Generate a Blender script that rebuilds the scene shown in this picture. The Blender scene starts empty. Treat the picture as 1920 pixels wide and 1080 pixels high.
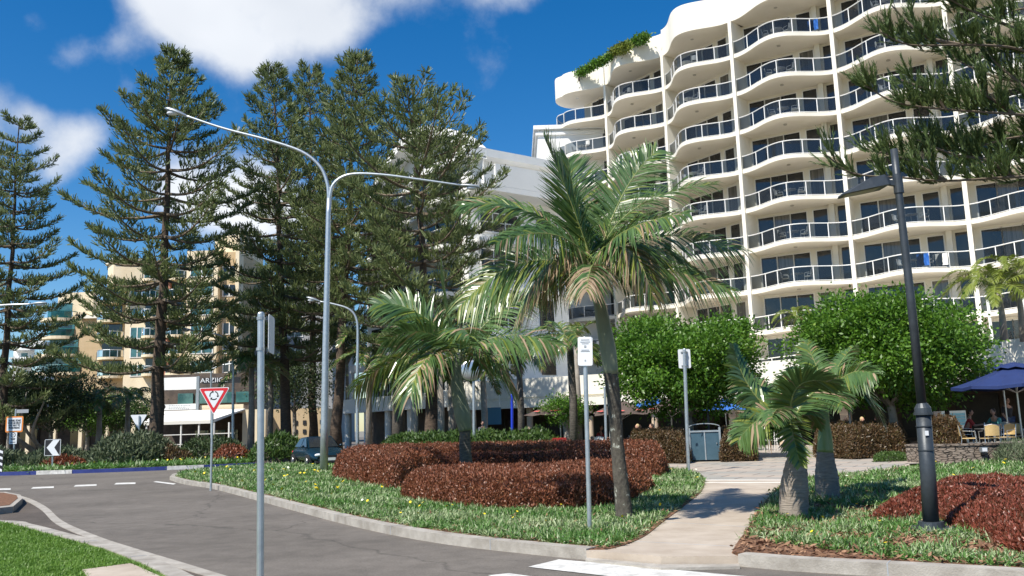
import bpy, math, random
import numpy as np
from mathutils import Matrix, Vector
R_ = math.radians
sc = bpy.context.scene
col = sc.collection
rng = np.random.default_rng(7)
random.seed(7)

# ------------------------------------------------------------ camera
FPX, PITCH, ROLL, EYE = 1625.0, R_(9.05), R_(1.8), 1.6
cp, sp_, cr, sr = math.cos(PITCH), math.sin(PITCH), math.cos(ROLL), math.sin(ROLL)
F0 = Vector((0, cp, sp_)); R0 = Vector((1, 0, 0)); U0 = Vector((0, -sp_, cp))
cR = R0 * cr - U0 * sr; cU = R0 * sr + U0 * cr
cam_d = bpy.data.cameras.new('camera'); cam = bpy.data.objects.new('camera', cam_d); col.objects.link(cam)
cam_d.sensor_width = 36; cam_d.lens = FPX / 1920 * 36; cam_d.clip_end = 4000; cam_d.clip_start = 0.1
M = Matrix(((cR.x, cU.x, -F0.x, 0), (cR.y, cU.y, -F0.y, 0), (cR.z, cU.z, -F0.z, EYE), (0, 0, 0, 1)))
cam.matrix_world = M
sc.camera = cam

def ray(px, py):
    a, b = px - 960, 540 - py
    return F0 * FPX + R0 * (a * cr + b * sr) + U0 * (-a * sr + b * cr)
def P(px, py, d):
    r = ray(px, py); k = d / r.y
    return np.array((r.x * k, d, EYE + r.z * k))
def G(px, py, z=0.0):
    r = ray(px, py); k = (z - EYE) / r.z
    return np.array((r.x * k, r.y * k, z))
def Gs(pts, z=0.0): return [G(x, y, z) for x, y in pts]

# ------------------------------------------------------------ world and sun
SUN_DIR = Vector((-0.52, -0.56, 0.98)).normalized()      # towards the sun
sun_el = math.asin(SUN_DIR.z); sun_az = math.atan2(SUN_DIR.x, SUN_DIR.y)
w = bpy.data.worlds.new('World'); sc.world = w; w.use_nodes = True
nt = w.node_tree; nt.nodes.clear()
def N(nt, t, **k):
    n = nt.nodes.new(t)
    for a, b in k.items():
        if a.startswith('i_'):
            n.inputs[a[2:].replace('_', ' ')].default_value = b
        else: setattr(n, a, b)
    return n
out = N(nt, 'ShaderNodeOutputWorld'); bg = N(nt, 'ShaderNodeBackground')
sky = N(nt, 'ShaderNodeTexSky', sky_type='NISHITA', sun_disc=False)
sky.sun_elevation = sun_el; sky.sun_rotation = sun_az
sky.altitude = 0; sky.air_density = 1.0; sky.dust_density = 0.3; sky.ozone_density = 3.0
hs = N(nt, 'ShaderNodeHueSaturation'); hs.inputs['Saturation'].default_value = 1.42; hs.inputs['Value'].default_value = 1.06; hs.inputs['Hue'].default_value = .503
nt.links.new(sky.outputs[0], hs.inputs['Color'])
tc = N(nt, 'ShaderNodeTexCoord')
L = nt.links.new
def mth(op, a, b=None, clamp=False):
    n = N(nt, 'ShaderNodeMath', operation=op, use_clamp=clamp)
    for i, v in enumerate((a, b)):
        if v is None: continue
        if isinstance(v, (int, float)): n.inputs[i].default_value = v
        else: L(v, n.inputs[i])
    return n.outputs[0]
nz = N(nt, 'ShaderNodeTexNoise'); nz.inputs['Scale'].default_value = 7; nz.inputs['Detail'].default_value = 9; nz.inputs['Roughness'].default_value = 0.58
L(tc.outputs['Generated'], nz.inputs['Vector'])
nz2 = N(nt, 'ShaderNodeTexNoise'); nz2.inputs['Scale'].default_value = 2.6; nz2.inputs['Detail'].default_value = 4
L(tc.outputs['Generated'], nz2.inputs['Vector'])
acc = None
# (direction px, radius in px, weight): cumulus banks by compass bearing
for x, y, r, wt in [(300,-50,110,.9),(400,0,140,.9),(540,-10,180,.95),(450,90,90,.6),(740,-70,150,.9),(940,-70,130,.8),(620,50,90,.6),(340,60,70,.5),
                    (130,275,66,.72),(180,245,50,.45),(60,215,40,.42),(110,325,45,.3),(430,385,130,1.1),(330,350,80,.7),(540,395,110,.9),
                    (130,95,60,.5),(60,40,40,.45),(230,80,50,.35),(1160,80,70,.34),(240,165,40,.35),(-300,200,260,1.0),(2500,200,300,.9),(2200,700,200,.8),(-700,500,300,1.0)]:
    d = ray(x, y).normalized()
    dp = N(nt, 'ShaderNodeVectorMath', operation='DOT_PRODUCT'); L(tc.outputs['Generated'], dp.inputs[0]); dp.inputs[1].default_value = d
    ang = .5 * r / FPX
    kk = mth('MULTIPLY', mth('SUBTRACT', dp.outputs['Value'], 1.0), 1.0 / (ang * ang))      # exp(-(theta/ang)^2/2)
    e = mth('MULTIPLY', mth('EXPONENT', kk), wt)
    acc = e if acc is None else mth('ADD', acc, e)
acc = mth('MINIMUM', acc, 1.15)
dens = mth('ADD', acc, mth('MULTIPLY', mth('SUBTRACT', nz.outputs['Fac'], 0.5), 1.9))
mr = N(nt, 'ShaderNodeMapRange', interpolation_type='SMOOTHSTEP'); L(dens, mr.inputs['Value'])
mr.inputs['From Min'].default_value = 0.30; mr.inputs['From Max'].default_value = 1.12
ccol = N(nt, 'ShaderNodeMapRange'); L(nz2.outputs['Fac'], ccol.inputs['Value']); ccol.inputs['From Min'].default_value = .35; ccol.inputs['From Max'].default_value = .65
mixc = N(nt, 'ShaderNodeMix', data_type='RGBA'); L(ccol.outputs[0], mixc.inputs[0])
mixc.inputs[6].default_value = (5.2, 5.6, 6.2, 1); mixc.inputs[7].default_value = (8.0, 8.2, 8.5, 1)
mixs = N(nt, 'ShaderNodeMix', data_type='RGBA'); L(mth('MULTIPLY', mr.outputs[0], .93), mixs.inputs[0]); L(hs.outputs[0], mixs.inputs[6]); L(mixc.outputs[2], mixs.inputs[7])
L(mixs.outputs[2], bg.inputs['Color']); bg.inputs['Strength'].default_value = 0.082
L(bg.outputs[0], out.inputs['Surface'])
sd = bpy.data.lights.new('sun', 'SUN'); sd.energy = 4.2; sd.angle = R_(0.53); sd.color = (1, .945, .85)
so = bpy.data.objects.new('sun', sd); col.objects.link(so)
so.rotation_euler = (-SUN_DIR).to_track_quat('-Z', 'Y').to_euler(); so.location = (0, 0, 60)
sc.view_settings.view_transform = 'Standard'; sc.view_settings.look = 'None'; sc.view_settings.gamma = 1
sc.view_settings.exposure = 0.68
sc.cycles.max_bounces = 6; sc.cycles.transparent_max_bounces = 12; sc.cycles.caustics_reflective = False; sc.cycles.caustics_refractive = False

# ------------------------------------------------------------ materials
def mat(name, base, rough=.7, metal=0, var=None, scale=3.0, detail=5, island=0.0, bump=0.0, bscale=None, transl=0.0, spec=.5, coord='Object', stretch=None, var2=None):
    m = bpy.data.materials.new(name); m.use_nodes = True; t = m.node_tree
    b = t.nodes['Principled BSDF']; b.inputs['Roughness'].default_value = rough; b.inputs['Metallic'].default_value = metal
    b.inputs['Specular IOR Level'].default_value = spec
    b.inputs['Base Color'].default_value = (*base, 1)
    lk = t.links.new; src = None
    co = N(t, 'ShaderNodeTexCoord'); vec = co.outputs[coord]
    if stretch:
        mp = N(t, 'ShaderNodeMapping'); mp.inputs['Scale'].default_value = stretch; lk(vec, mp.inputs['Vector']); vec = mp.outputs[0]
    if var is not None:
        n = N(t, 'ShaderNodeTexNoise'); n.inputs['Scale'].default_value = scale; n.inputs['Detail'].default_value = detail; n.inputs['Roughness'].default_value = .65; lk(vec, n.inputs['Vector'])
        r = N(t, 'ShaderNodeMapRange'); r.inputs['From Min'].default_value = .33; r.inputs['From Max'].default_value = .67; lk(n.outputs['Fac'], r.inputs['Value'])
        f = r.outputs[0]
        if island:
            g = N(t, 'ShaderNodeNewGeometry'); mx = N(t, 'ShaderNodeMix', data_type='FLOAT'); mx.inputs[0].default_value = island
            lk(f, mx.inputs[2]); lk(g.outputs['Random Per Island'], mx.inputs[3]); f = mx.outputs[0]
        cr_ = N(t, 'ShaderNodeValToRGB'); e = cr_.color_ramp.elements
        e[0].color = (*base, 1); e[1].color = (*var, 1)
        if var2 is not None:
            x = e.new(.8); x.color = (*var, 1); e[-1].color = (*var2, 1)
        lk(f, cr_.inputs[0]); lk(cr_.outputs[0], b.inputs['Base Color']); src = cr_.outputs[0]
    if bump:
        n2 = N(t, 'ShaderNodeTexNoise'); n2.inputs['Scale'].default_value = bscale or scale * 4; n2.inputs['Detail'].default_value = 6; lk(vec, n2.inputs['Vector'])
        bp = N(t, 'ShaderNodeBump'); bp.inputs['Strength'].default_value = bump; bp.inputs['Distance'].default_value = .02; lk(n2.outputs['Fac'], bp.inputs['Height']); lk(bp.outputs[0], b.inputs['Normal'])
    if transl:
        tr = N(t, 'ShaderNodeBsdfTranslucent'); mx = N(t, 'ShaderNodeMixShader'); mx.inputs[0].default_value = transl
        if src: lk(src, tr.inputs['Color'])
        else: tr.inputs['Color'].default_value = (*base, 1)
        lk(b.outputs[0], mx.inputs[1]); lk(tr.outputs[0], mx.inputs[2]); lk(mx.outputs[0], t.nodes['Material Output'].inputs['Surface'])
    return m

def glassmat(name, tint, trans, rough=.03):
    m = bpy.data.materials.new(name); m.use_nodes = True; t = m.node_tree; t.nodes.clear(); lk = t.links.new
    o = N(t, 'ShaderNodeOutputMaterial'); fr = N(t, 'ShaderNodeFresnel'); fr.inputs[0].default_value = 1.5
    tr = N(t, 'ShaderNodeBsdfTransparent'); tr.inputs[0].default_value = (*[trans * c for c in tint], 1)
    df = N(t, 'ShaderNodeBsdfDiffuse'); df.inputs[0].default_value = (*[.02 * c for c in tint], 1)
    ad = N(t, 'ShaderNodeAddShader'); gl = N(t, 'ShaderNodeBsdfGlossy'); gl.inputs['Roughness'].default_value = rough
    mx = N(t, 'ShaderNodeMixShader'); lk(fr.outputs[0], mx.inputs[0]); lk(tr.outputs[0], ad.inputs[0]); lk(df.outputs[0], ad.inputs[1]); lk(ad.outputs[0], mx.inputs[1]); lk(gl.outputs[0], mx.inputs[2]); lk(mx.outputs[0], o.inputs[0])
    return m

MT = dict(
 asphalt=mat('asphalt', (.112, .098, .082), .9, var=(.168, .148, .126), scale=.35, detail=12, bump=.5, bscale=90),
 asphalt_dark=mat('asphalt_dark', (.075, .06, .048), .9, var=(.11, .09, .073), scale=.6, detail=10, bump=.5, bscale=90),
 concrete=mat('concrete', (.36, .295, .23), .85, var=(.50, .43, .35), scale=1.6, detail=10, bump=.2, bscale=60),
 kerb=mat('kerb', (.25, .225, .19), .85, var=(.44, .41, .36), scale=3, detail=10, bump=.3, bscale=50),
 white_paint=mat('white_paint', (.42, .41, .38), .75, var=(.78, .77, .73), scale=5, detail=8),
 blue_kerb=mat('blue_kerb', (.015, .03, .17), .6, var=(.03, .05, .22), scale=4),
 mulch=mat('mulch', (.05, .022, .012), .95, var=(.30, .15, .08), scale=30, detail=8, bump=1, bscale=50),
 soil=mat('soil', (.06, .05, .03), .95, var=(.12, .1, .06), scale=5, bump=.6, bscale=40),
 lawn=mat('lawn', (.08, .13, .025), .9, var=(.14, .2, .04), scale=6, bump=.6, bscale=60),
 farland=mat('farland', (.16, .15, .12), .95, var=(.25, .23, .19), scale=.2),
 white_wall=mat('white_wall', (.76, .72, .62), .8, var=(.83, .79, .69), scale=.7, detail=8, bump=.06, bscale=25),
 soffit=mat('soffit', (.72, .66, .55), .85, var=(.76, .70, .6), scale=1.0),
 white_bld=mat('white_bld', (.78, .78, .76), .8, var=(.84, .84, .82), scale=.6, detail=8),
 rail=mat('rail', (.82, .81, .78), .4),
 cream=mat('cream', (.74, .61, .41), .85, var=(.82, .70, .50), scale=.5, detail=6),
 tan=mat('tan', (.46, .34, .19), .85, var=(.54, .41, .25), scale=.5, detail=6),  # tan walls, and the cream tower's side with its shade in the colour
 pink=mat('pink', (.45, .2, .13), .85),
 grey_wall=mat('grey_wall', (.3, .3, .3), .8),
 dark_in=mat('dark_in', (.05, .04, .035), .8, var=(.12, .09, .07), scale=1.2, detail=3),  # dark tone painted in for the gloom of shop interiors
 beige_col=mat('beige_col', (.55, .42, .30), .85, var=(.6, .48, .35), scale=2),
 galv=mat('galv', (.42, .46, .48), .42, .75, var=(.55, .59, .61), scale=9),
 galv_dark=mat('galv_dark', (.30, .33, .34), .5, .6, var=(.42, .46, .48), scale=6, stretch=(8, 8, 1)),
 sign_white=mat('sign_white', (.74, .76, .78), .45),
 sign_red=mat('sign_red', (.62, .02, .03), .4),
 sign_black=mat('sign_black', (.015, .015, .018), .5),
 sign_orange=mat('sign_orange', (.75, .25, .05), .5),
 sign_grey=mat('sign_grey', (.35, .37, .39), .5),
 lamp_dark=mat('lamp_dark', (.035, .043, .05), .45, .2, var=(.05, .06, .07), scale=12, bump=.05),
 lens=mat('lens', (.5, .47, .4), .2),
 bark=mat('bark', (.05, .035, .025), .95, var=(.12, .085, .06), scale=4, stretch=(1, 1, 3), bump=.8, bscale=14),
 bark_light=mat('bark_light', (.22, .19, .15), .9, var=(.36, .32, .27), scale=3, bump=.5, bscale=12),
 twig=mat('twig', (.16, .125, .09), .9),
 pine=mat('pine', (.075, .11, .04), .5, var=(.23, .28, .11), scale=.6, island=.6, transl=.42, spec=.45, var2=(.44, .46, .23)),
 pine_near=mat('pine_near', (.05, .085, .025), .5, var=(.14, .20, .06), scale=2, island=.6, transl=.3, var2=(.28, .33, .13)),
 ficus=mat('ficus', (.045, .12, .012), .45, var=(.13, .27, .025), scale=1.0, island=.7, transl=.35, var2=(.30, .42, .06)),
 shrub=mat('shrub', (.03, .07, .012), .5, var=(.08, .14, .025), scale=1.5, island=.7, transl=.2, var2=(.15, .2, .05)),
 darkshrub=mat('darkshrub', (.025, .05, .014), .55, var=(.065, .10, .03), scale=1.5, island=.7, transl=.18, var2=(.13, .16, .06)),
 greygreen=mat('greygreen', (.05, .075, .035), .6, var=(.13, .16, .08), scale=1.5, island=.7, transl=.15, var2=(.2, .23, .12)),
 yellowpalm=mat('yellowpalm', (.10, .15, .015), .5, var=(.24, .28, .04), scale=1.5, island=.6, transl=.25),
 redleaf=mat('redleaf', (.085, .035, .015), .45, var=(.31, .11, .055), scale=3.2, island=.75, transl=.25, var2=(.40, .22, .11)),
 redleaf2=mat('redleaf2', (.08, .045, .02), .45, var=(.30, .075, .045), scale=1.8, island=.8, transl=.22, var2=(.46, .19, .13)),
 brownleaf=mat('brownleaf', (.05, .045, .016), .45, var=(.14, .075, .035), scale=1.8, island=.8, transl=.15, var2=(.2, .2, .06)),
 orangeleaf=mat('orangeleaf', (.12, .03, .012), .5, var=(.28, .08, .03), scale=3, island=.6, transl=.1),
 cover=mat('cover', (.05, .13, .022), .42, var=(.14, .28, .06), scale=.9, island=.7, transl=.25, var2=(.36, .46, .22)),
 cover_pale=mat('cover_pale', (.17, .25, .09), .5, var=(.38, .45, .24), scale=1.2, island=.7, transl=.2, var2=(.58, .60, .42)),
 grass=mat('grass', (.085, .19, .02), .5, var=(.18, .31, .04), scale=1.5, island=.6, transl=.25),
 flower=mat('flower', (.8, .6, .02), .6), flower_w=mat('flower_w', (.75, .75, .6), .6),
 litter=mat('litter', (.10, .045, .02), .9, var=(.38, .22, .13), scale=9, island=.8),
 palm=mat('palm', (.05, .115, .03), .3, var=(.16, .26, .08), scale=1.2, island=.5, transl=.3, spec=.8),
 palm_y=mat('palm_y', (.15, .22, .03), .4, var=(.27, .29, .06), scale=1.2, island=.5, transl=.25),
 palm_dry=mat('palm_dry', (.26, .16, .09), .7, var=(.44, .34, .22), scale=1.2, island=.6, transl=.2),
 rachis=mat('rachis', (.16, .2, .05), .5, var=(.25, .27, .10), scale=4),
 shaft=mat('shaft', (.13, .16, .10), .5, var=(.22, .24, .16), scale=3, stretch=(1, 1, .3)),
 shaft_green=mat('shaft_green', (.16, .24, .06), .4, var=(.28, .34, .14), scale=3, stretch=(3, 3, .4)),
 palmbark=mat('palmbark', (.05, .042, .035), .95, var=(.16, .14, .115), scale=5, stretch=(1, 1, 6), bump=1, bscale=9),
 bottlebark=mat('bottlebark', (.20, .165, .13), .95, var=(.33, .28, .23), scale=5, stretch=(1, 1, 7), bump=.7, bscale=9),
 lichen=mat('lichen', (.5, .52, .46), .9),
 car_blue=mat('car_blue', (.008, .03, .05), .25, .3), car_red=mat('car_red', (.5, .02, .015), .3), car_silver=mat('car_silver', (.55, .56, .57), .3, .5),
 tyre=mat('tyre', (.02, .02, .02), .9), rim=mat('rim', (.5, .5, .52), .3, .9),
 lampglass=mat('lampglass', (.7, .72, .75), .1), plate=mat('plate', (.75, .75, .7), .5),
 umb_brown=mat('umb_brown', (.085, .06, .05), .85, var=(.11, .08, .065), scale=3), umb_blue=mat('umb_blue', (.008, .022, .10), .8, var=(.011, .03, .125), scale=3),
 umb_sky=mat('umb_sky', (.02, .12, .42), .8), logo_red=mat('logo_red', (.7, .12, .1), .7),
 bin_blue=mat('bin_blue', (.04, .09, .125), .5, var=(.055, .11, .15), scale=6),
 wicker=mat('wicker', (.50, .34, .13), .7, var=(.6, .43, .2), scale=30), alu=mat('alu', (.6, .6, .6), .3, .9),
 canvas=mat('canvas', (.78, .76, .7), .85), sail=mat('sail', (.38, .27, .17), .85, transl=.2),
 stone=mat('stone', (.17, .13, .10), .95, var=(.32, .27, .22), scale=2.2, detail=10, bump=1, bscale=9),
 paver=None, skin=mat('skin', (.5, .28, .2), .6), hair=mat('hair', (.05, .03, .02), .8), hair_blond=mat('hair_blond', (.5, .38, .2), .8),
 teal=mat('teal', (.03, .16, .16), .3), blue_paint=mat('blue_paint', (.01, .04, .45), .5), red_paint=mat('red_paint', (.35, .02, .02), .5),
 rubber_panel=mat('rubber_panel', (.06, .17, .24), .6),
)
MT['glass_rail'] = glassmat('glass_rail', (.50, .56, .60), .6)
MT['glass_teal'] = glassmat('glass_teal', (.3, .8, .75), .5)
MT['window'] = mat('window', (.012, .016, .022), .05, var=(.03, .032, .032), scale=.5, detail=2, spec=.7)
MT['window_teal'] = mat('window_teal', (.02, .07, .08), .06, var=(.06, .18, .18), scale=.8, spec=.9)
MT['shop_glass'] = mat('shop_glass', (.02, .022, .025), .3, var=(.05, .045, .04), scale=.8, spec=.2)
MT['curtain'] = mat('curtain', (.28, .26, .22), .9, var=(.36, .33, .28), scale=4, stretch=(9, 9, .2))
def cloth(n, c): MT[n] = mat(n, c, .85, var=tuple(min(1, x * 1.25) for x in c), scale=9)
cloth('shirt_lilac', (.3, .3, .5)); cloth('shirt_black', (.02, .02, .025)); cloth('shirt_white', (.7, .7, .7)); cloth('shirt_red', (.35, .03, .03)); cloth('shirt_navy', (.02, .03, .08)); cloth('jeans', (.04, .06, .12)); cloth('shirt_teal', (.05, .2, .2)); cloth('shirt_grey', (.2, .2, .22))
def paver():
    m = mat('paver', (.4, .36, .31), .85); t = m.node_tree; lk = t.links.new
    co = N(t, 'ShaderNodeTexCoord'); mp = N(t, 'ShaderNodeMapping'); mp.inputs['Rotation'].default_value = (0, 0, R_(32)); lk(co.outputs['Object'], mp.inputs[0])
    br = N(t, 'ShaderNodeTexBrick'); br.inputs['Scale'].default_value = 1; br.inputs['Brick Width'].default_value = 1.2; br.inputs['Row Height'].default_value = .75; br.inputs['Mortar Size'].default_value = .025
    br.inputs['Color1'].default_value = (.52, .43, .35, 1); br.inputs['Color2'].default_value = (.34, .34, .31, 1); br.inputs['Mortar'].default_value = (.16, .13, .11, 1); lk(mp.outputs[0], br.inputs[0])
    n = N(t, 'ShaderNodeTexNoise'); n.inputs['Scale'].default_value = 1.5; n.inputs['Detail'].default_value = 8; lk(co.outputs['Object'], n.inputs[0])
    mx = N(t, 'ShaderNodeMix', data_type='RGBA', blend_type='MULTIPLY'); mx.inputs[0].default_value = .25; lk(br.outputs[0], mx.inputs[6]); lk(n.outputs['Fac'], mx.inputs[7]); lk(mx.outputs[2], t.nodes['Principled BSDF'].inputs['Base Color'])
    return m
MT['paver'] = paver()
MT['window_curtain'] = mat('window_curtain', (.07, .07, .065), .06, var=(.16, .155, .14), scale=3, detail=1, stretch=(7, 7, .1), spec=.7)
MT['lichenbark'] = mat('lichenbark', (.05, .042, .035), .95, var=(.10, .09, .07), scale=7, detail=6, stretch=(1.6, 1.6, 1.2), bump=1, bscale=12, var2=(.42, .43, .37))
def road_nodes(m, wear=.5):
    t = m.node_tree; lk = t.links.new; b = t.nodes['Principled BSDF']; old = b.inputs['Base Color'].links[0].from_socket; co = N(t, 'ShaderNodeTexCoord')
    def noise(sc_, det, st=(1, 1, 1), lo=.35, hi=.65, a=0., c=1.):
        mp = N(t, 'ShaderNodeMapping'); mp.inputs['Scale'].default_value = st; mp.inputs['Rotation'].default_value = (0, 0, R_(20)); lk(co.outputs['Object'], mp.inputs[0]); n = N(t, 'ShaderNodeTexNoise'); n.inputs['Scale'].default_value = sc_; n.inputs['Detail'].default_value = det; lk(mp.outputs[0], n.inputs[0])
        r = N(t, 'ShaderNodeMapRange'); r.inputs['From Min'].default_value = lo; r.inputs['From Max'].default_value = hi; r.inputs['To Min'].default_value = a; r.inputs['To Max'].default_value = c; lk(n.outputs['Fac'], r.inputs[0]); return r.outputs[0]
    cur = old
    def mul(fac_socket):
        nonlocal cur
        mx = N(t, 'ShaderNodeMix', data_type='RGBA', blend_type='MULTIPLY'); mx.inputs[0].default_value = 1; lk(cur, mx.inputs[6]); lk(fac_socket, mx.inputs[7]); cur = mx.outputs[2]
    mul(noise(140, 2, lo=.3, hi=.7, a=.72, c=1.28)); mul(noise(34, 3, lo=.35, hi=.65, a=.86, c=1.14)); mul(noise(.3, 5, (.5, 1.2, 1), a=.93, c=1.05)); mul(noise(3.5, 8, a=.88, c=1.1)); mul(noise(9, 3, lo=.66, hi=.72, a=1, c=.72))
    v = N(t, 'ShaderNodeTexVoronoi', feature='DISTANCE_TO_EDGE'); v.inputs['Scale'].default_value = .16; nn = N(t, 'ShaderNodeTexNoise'); nn.inputs['Scale'].default_value = 1.3; nn.inputs['Detail'].default_value = 8; ad = N(t, 'ShaderNodeMix', data_type='RGBA'); ad.inputs[0].default_value = .45
    lk(co.outputs['Object'], nn.inputs[0]); lk(co.outputs['Object'], ad.inputs[6]); lk(nn.outputs['Color'], ad.inputs[7]); lk(ad.outputs[2], v.inputs['Vector'])
    r = N(t, 'ShaderNodeMapRange'); r.inputs['From Max'].default_value = .004; r.inputs['To Min'].default_value = .62; lk(v.outputs[0], r.inputs[0]); mul(r.outputs[0]); lk(cur, b.inputs['Base Color'])
road_nodes(MT['asphalt']); road_nodes(MT['asphalt_dark'])
def stonewall():
    m = MT['stone']; t = m.node_tree; lk = t.links.new; b = t.nodes['Principled BSDF']
    co = N(t, 'ShaderNodeTexCoord'); mp = N(t, 'ShaderNodeMapping'); mp.inputs['Scale'].default_value = (1.0, 1.0, 3.0); lk(co.outputs['Object'], mp.inputs[0])
    v = N(t, 'ShaderNodeTexVoronoi', feature='DISTANCE_TO_EDGE'); lk(mp.outputs[0], v.inputs['Vector'])
    r = N(t, 'ShaderNodeMapRange'); r.inputs['From Max'].default_value = .1; lk(v.outputs[0], r.inputs[0])
    old = b.inputs['Base Color'].links[0].from_socket
    mx = N(t, 'ShaderNodeMix', data_type='RGBA'); lk(r.outputs[0], mx.inputs[0]); mx.inputs[6].default_value = (.06, .05, .04, 1); lk(old, mx.inputs[7]); lk(mx.outputs[2], b.inputs['Base Color'])
    bp = N(t, 'ShaderNodeBump'); bp.inputs['Distance'].default_value = .05; lk(r.outputs[0], bp.inputs['Height']); lk(bp.outputs[0], b.inputs['Normal'])
stonewall()

# ------------------------------------------------------------ mesh builder
class MB:
    def __init__(s): s.V = []; s.L = []; s.T = []; s.I = []; s.n = 0
    def add(s, verts, faces, mi=0):
        v = np.asarray(verts, float).reshape(-1, 3)
        if isinstance(faces, np.ndarray):
            s.L.append((faces + s.n).ravel()); s.T.append(np.full(len(faces), faces.shape[1]))
            s.I.append(np.full(len(faces), mi) if np.isscalar(mi) else np.asarray(mi))
        else:
            s.L.append(np.array([i for f in faces for i in f]) + s.n); s.T.append(np.array([len(f) for f in faces])); s.I.append(np.full(len(faces), mi))
        s.V.append(v); s.n += len(v); return s
    def box(s, x0, x1, y0, y1, z0, z1, mi=0, mtx=None):
        v = np.array([(x, y, z) for z in (z0, z1) for x, y in ((x0, y0), (x1, y0), (x1, y1), (x0, y1))], float)
        if mtx is not None: v = v @ mtx[0].T + mtx[1]
        return s.add(v, [(3, 2, 1, 0), (4, 5, 6, 7), (0, 1, 5, 4), (1, 2, 6, 5), (2, 3, 7, 6), (3, 0, 4, 7)], mi)
    def bar(s, a, b, w, h, mi=0, up=(0, 0, 1)):       # box between two points
        a = np.array(a, float); b = np.array(b, float); d = b - a; l = np.linalg.norm(d); d /= l
        x = np.cross(d, up); x /= (np.linalg.norm(x) + 1e-9); z = np.cross(x, d)
        return s.box(-w / 2, w / 2, 0, l, -h / 2, h / 2, mi, (np.stack([x, d, z], 1), a))
    def prism(s, poly, z0, z1, mi=0, mt=None, mbm=None):
        p = np.array([q[:2] for q in poly], float); n = len(p)
        area = .5 * np.sum(p[:, 0] * np.roll(p[:, 1], -1) - np.roll(p[:, 0], -1) * p[:, 1])
        if area < 0: p = p[::-1]
        bot = np.c_[p, np.full(n, z0)]; top = np.c_[p, np.full(n, z1)]
        s.add(bot, [tuple(range(n - 1, -1, -1))], mi if mbm is None else mbm)
        s.add(top, [tuple(range(n))], mi if mt is None else mt)
        return s.add(np.concatenate([bot, top]), [(i, (i + 1) % n, (i + 1) % n + n, i + n) for i in range(n)], mi)
    def tube(s, path, rad, n=8, mi=0, cap=True):
        p = np.array(path, float); k = len(p); r = np.broadcast_to(np.asarray(rad, float), (k,))
        t = np.gradient(p, axis=0); t /= np.linalg.norm(t, axis=1)[:, None] + 1e-9
        ref = np.array((0, 0, 1.)) if abs(t[0][2]) < .9 else np.array((1., 0, 0)); V = []
        x = np.cross(ref, t[0]); x /= np.linalg.norm(x)
        a = np.linspace(0, 2 * np.pi, n, endpoint=False)
        for i in range(k):
            x = x - t[i] * (x @ t[i]); x /= np.linalg.norm(x) + 1e-9; y = np.cross(t[i], x)
            V.append(p[i] + r[i] * (np.cos(a)[:, None] * x + np.sin(a)[:, None] * y))
        F = [(i * n + j, i * n + (j + 1) % n, (i + 1) * n + (j + 1) % n, (i + 1) * n + j) for i in range(k - 1) for j in range(n)]
        if cap: F += [tuple(range(n - 1, -1, -1)), tuple(range((k - 1) * n, k * n))]
        return s.add(np.concatenate(V), F, mi)
    def cyl(s, c, r, z0, z1, n=16, mi=0, r1=None):
        return s.tube([(c[0], c[1], z0), (c[0], c[1], z1)], [r, r if r1 is None else r1], n, mi)
    def ell(s, c, r, n=12, m=8, mi=0, noise=0):
        V = []; 
        for i in range(m + 1):
            th = math.pi * i / m
            for j in range(n):
                ph = 2 * math.pi * j / n; k = 1 + noise * random.uniform(-1, 1)
                V.append((c[0] + r[0] * k * math.sin(th) * math.cos(ph), c[1] + r[1] * k * math.sin(th) * math.sin(ph), c[2] + r[2] * k * math.cos(th)))
        F = [(i * n + j, (i + 1) * n + j, (i + 1) * n + (j + 1) % n, i * n + (j + 1) % n) for i in range(m) for j in range(n)]
        return s.add(V, F, mi)
    def build(s, name, mats, parent=None, smooth=False, loc=None):
        me = bpy.data.meshes.new(name); V = np.concatenate(s.V)
        if loc is not None: V = V - np.array(loc)
        Lp = np.concatenate(s.L).astype(np.int32); T = np.concatenate(s.T).astype(np.int32); I = np.concatenate(s.I).astype(np.int32)
        me.vertices.add(len(V)); me.vertices.foreach_set('co', V.astype(np.float32).ravel())
        me.loops.add(len(Lp)); me.loops.foreach_set('vertex_index', Lp)
        me.polygons.add(len(T)); me.polygons.foreach_set('loop_start', np.concatenate([[0], np.cumsum(T)[:-1]]).astype(np.int32)); me.polygons.foreach_set('loop_total', T)
        me.polygons.foreach_set('material_index', I)
        me.polygons.foreach_set('use_smooth', np.full(len(T), bool(smooth)))
        me.update(calc_edges=True); me.validate()
        if not isinstance(mats, (list, tuple)): mats = [mats]
        for m in mats: me.materials.append(MT[m] if isinstance(m, str) else m)
        o = bpy.data.objects.new(name, me); col.objects.link(o)
        if loc is not None: o.location = loc
        if parent: o.parent = parent
        return o

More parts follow.
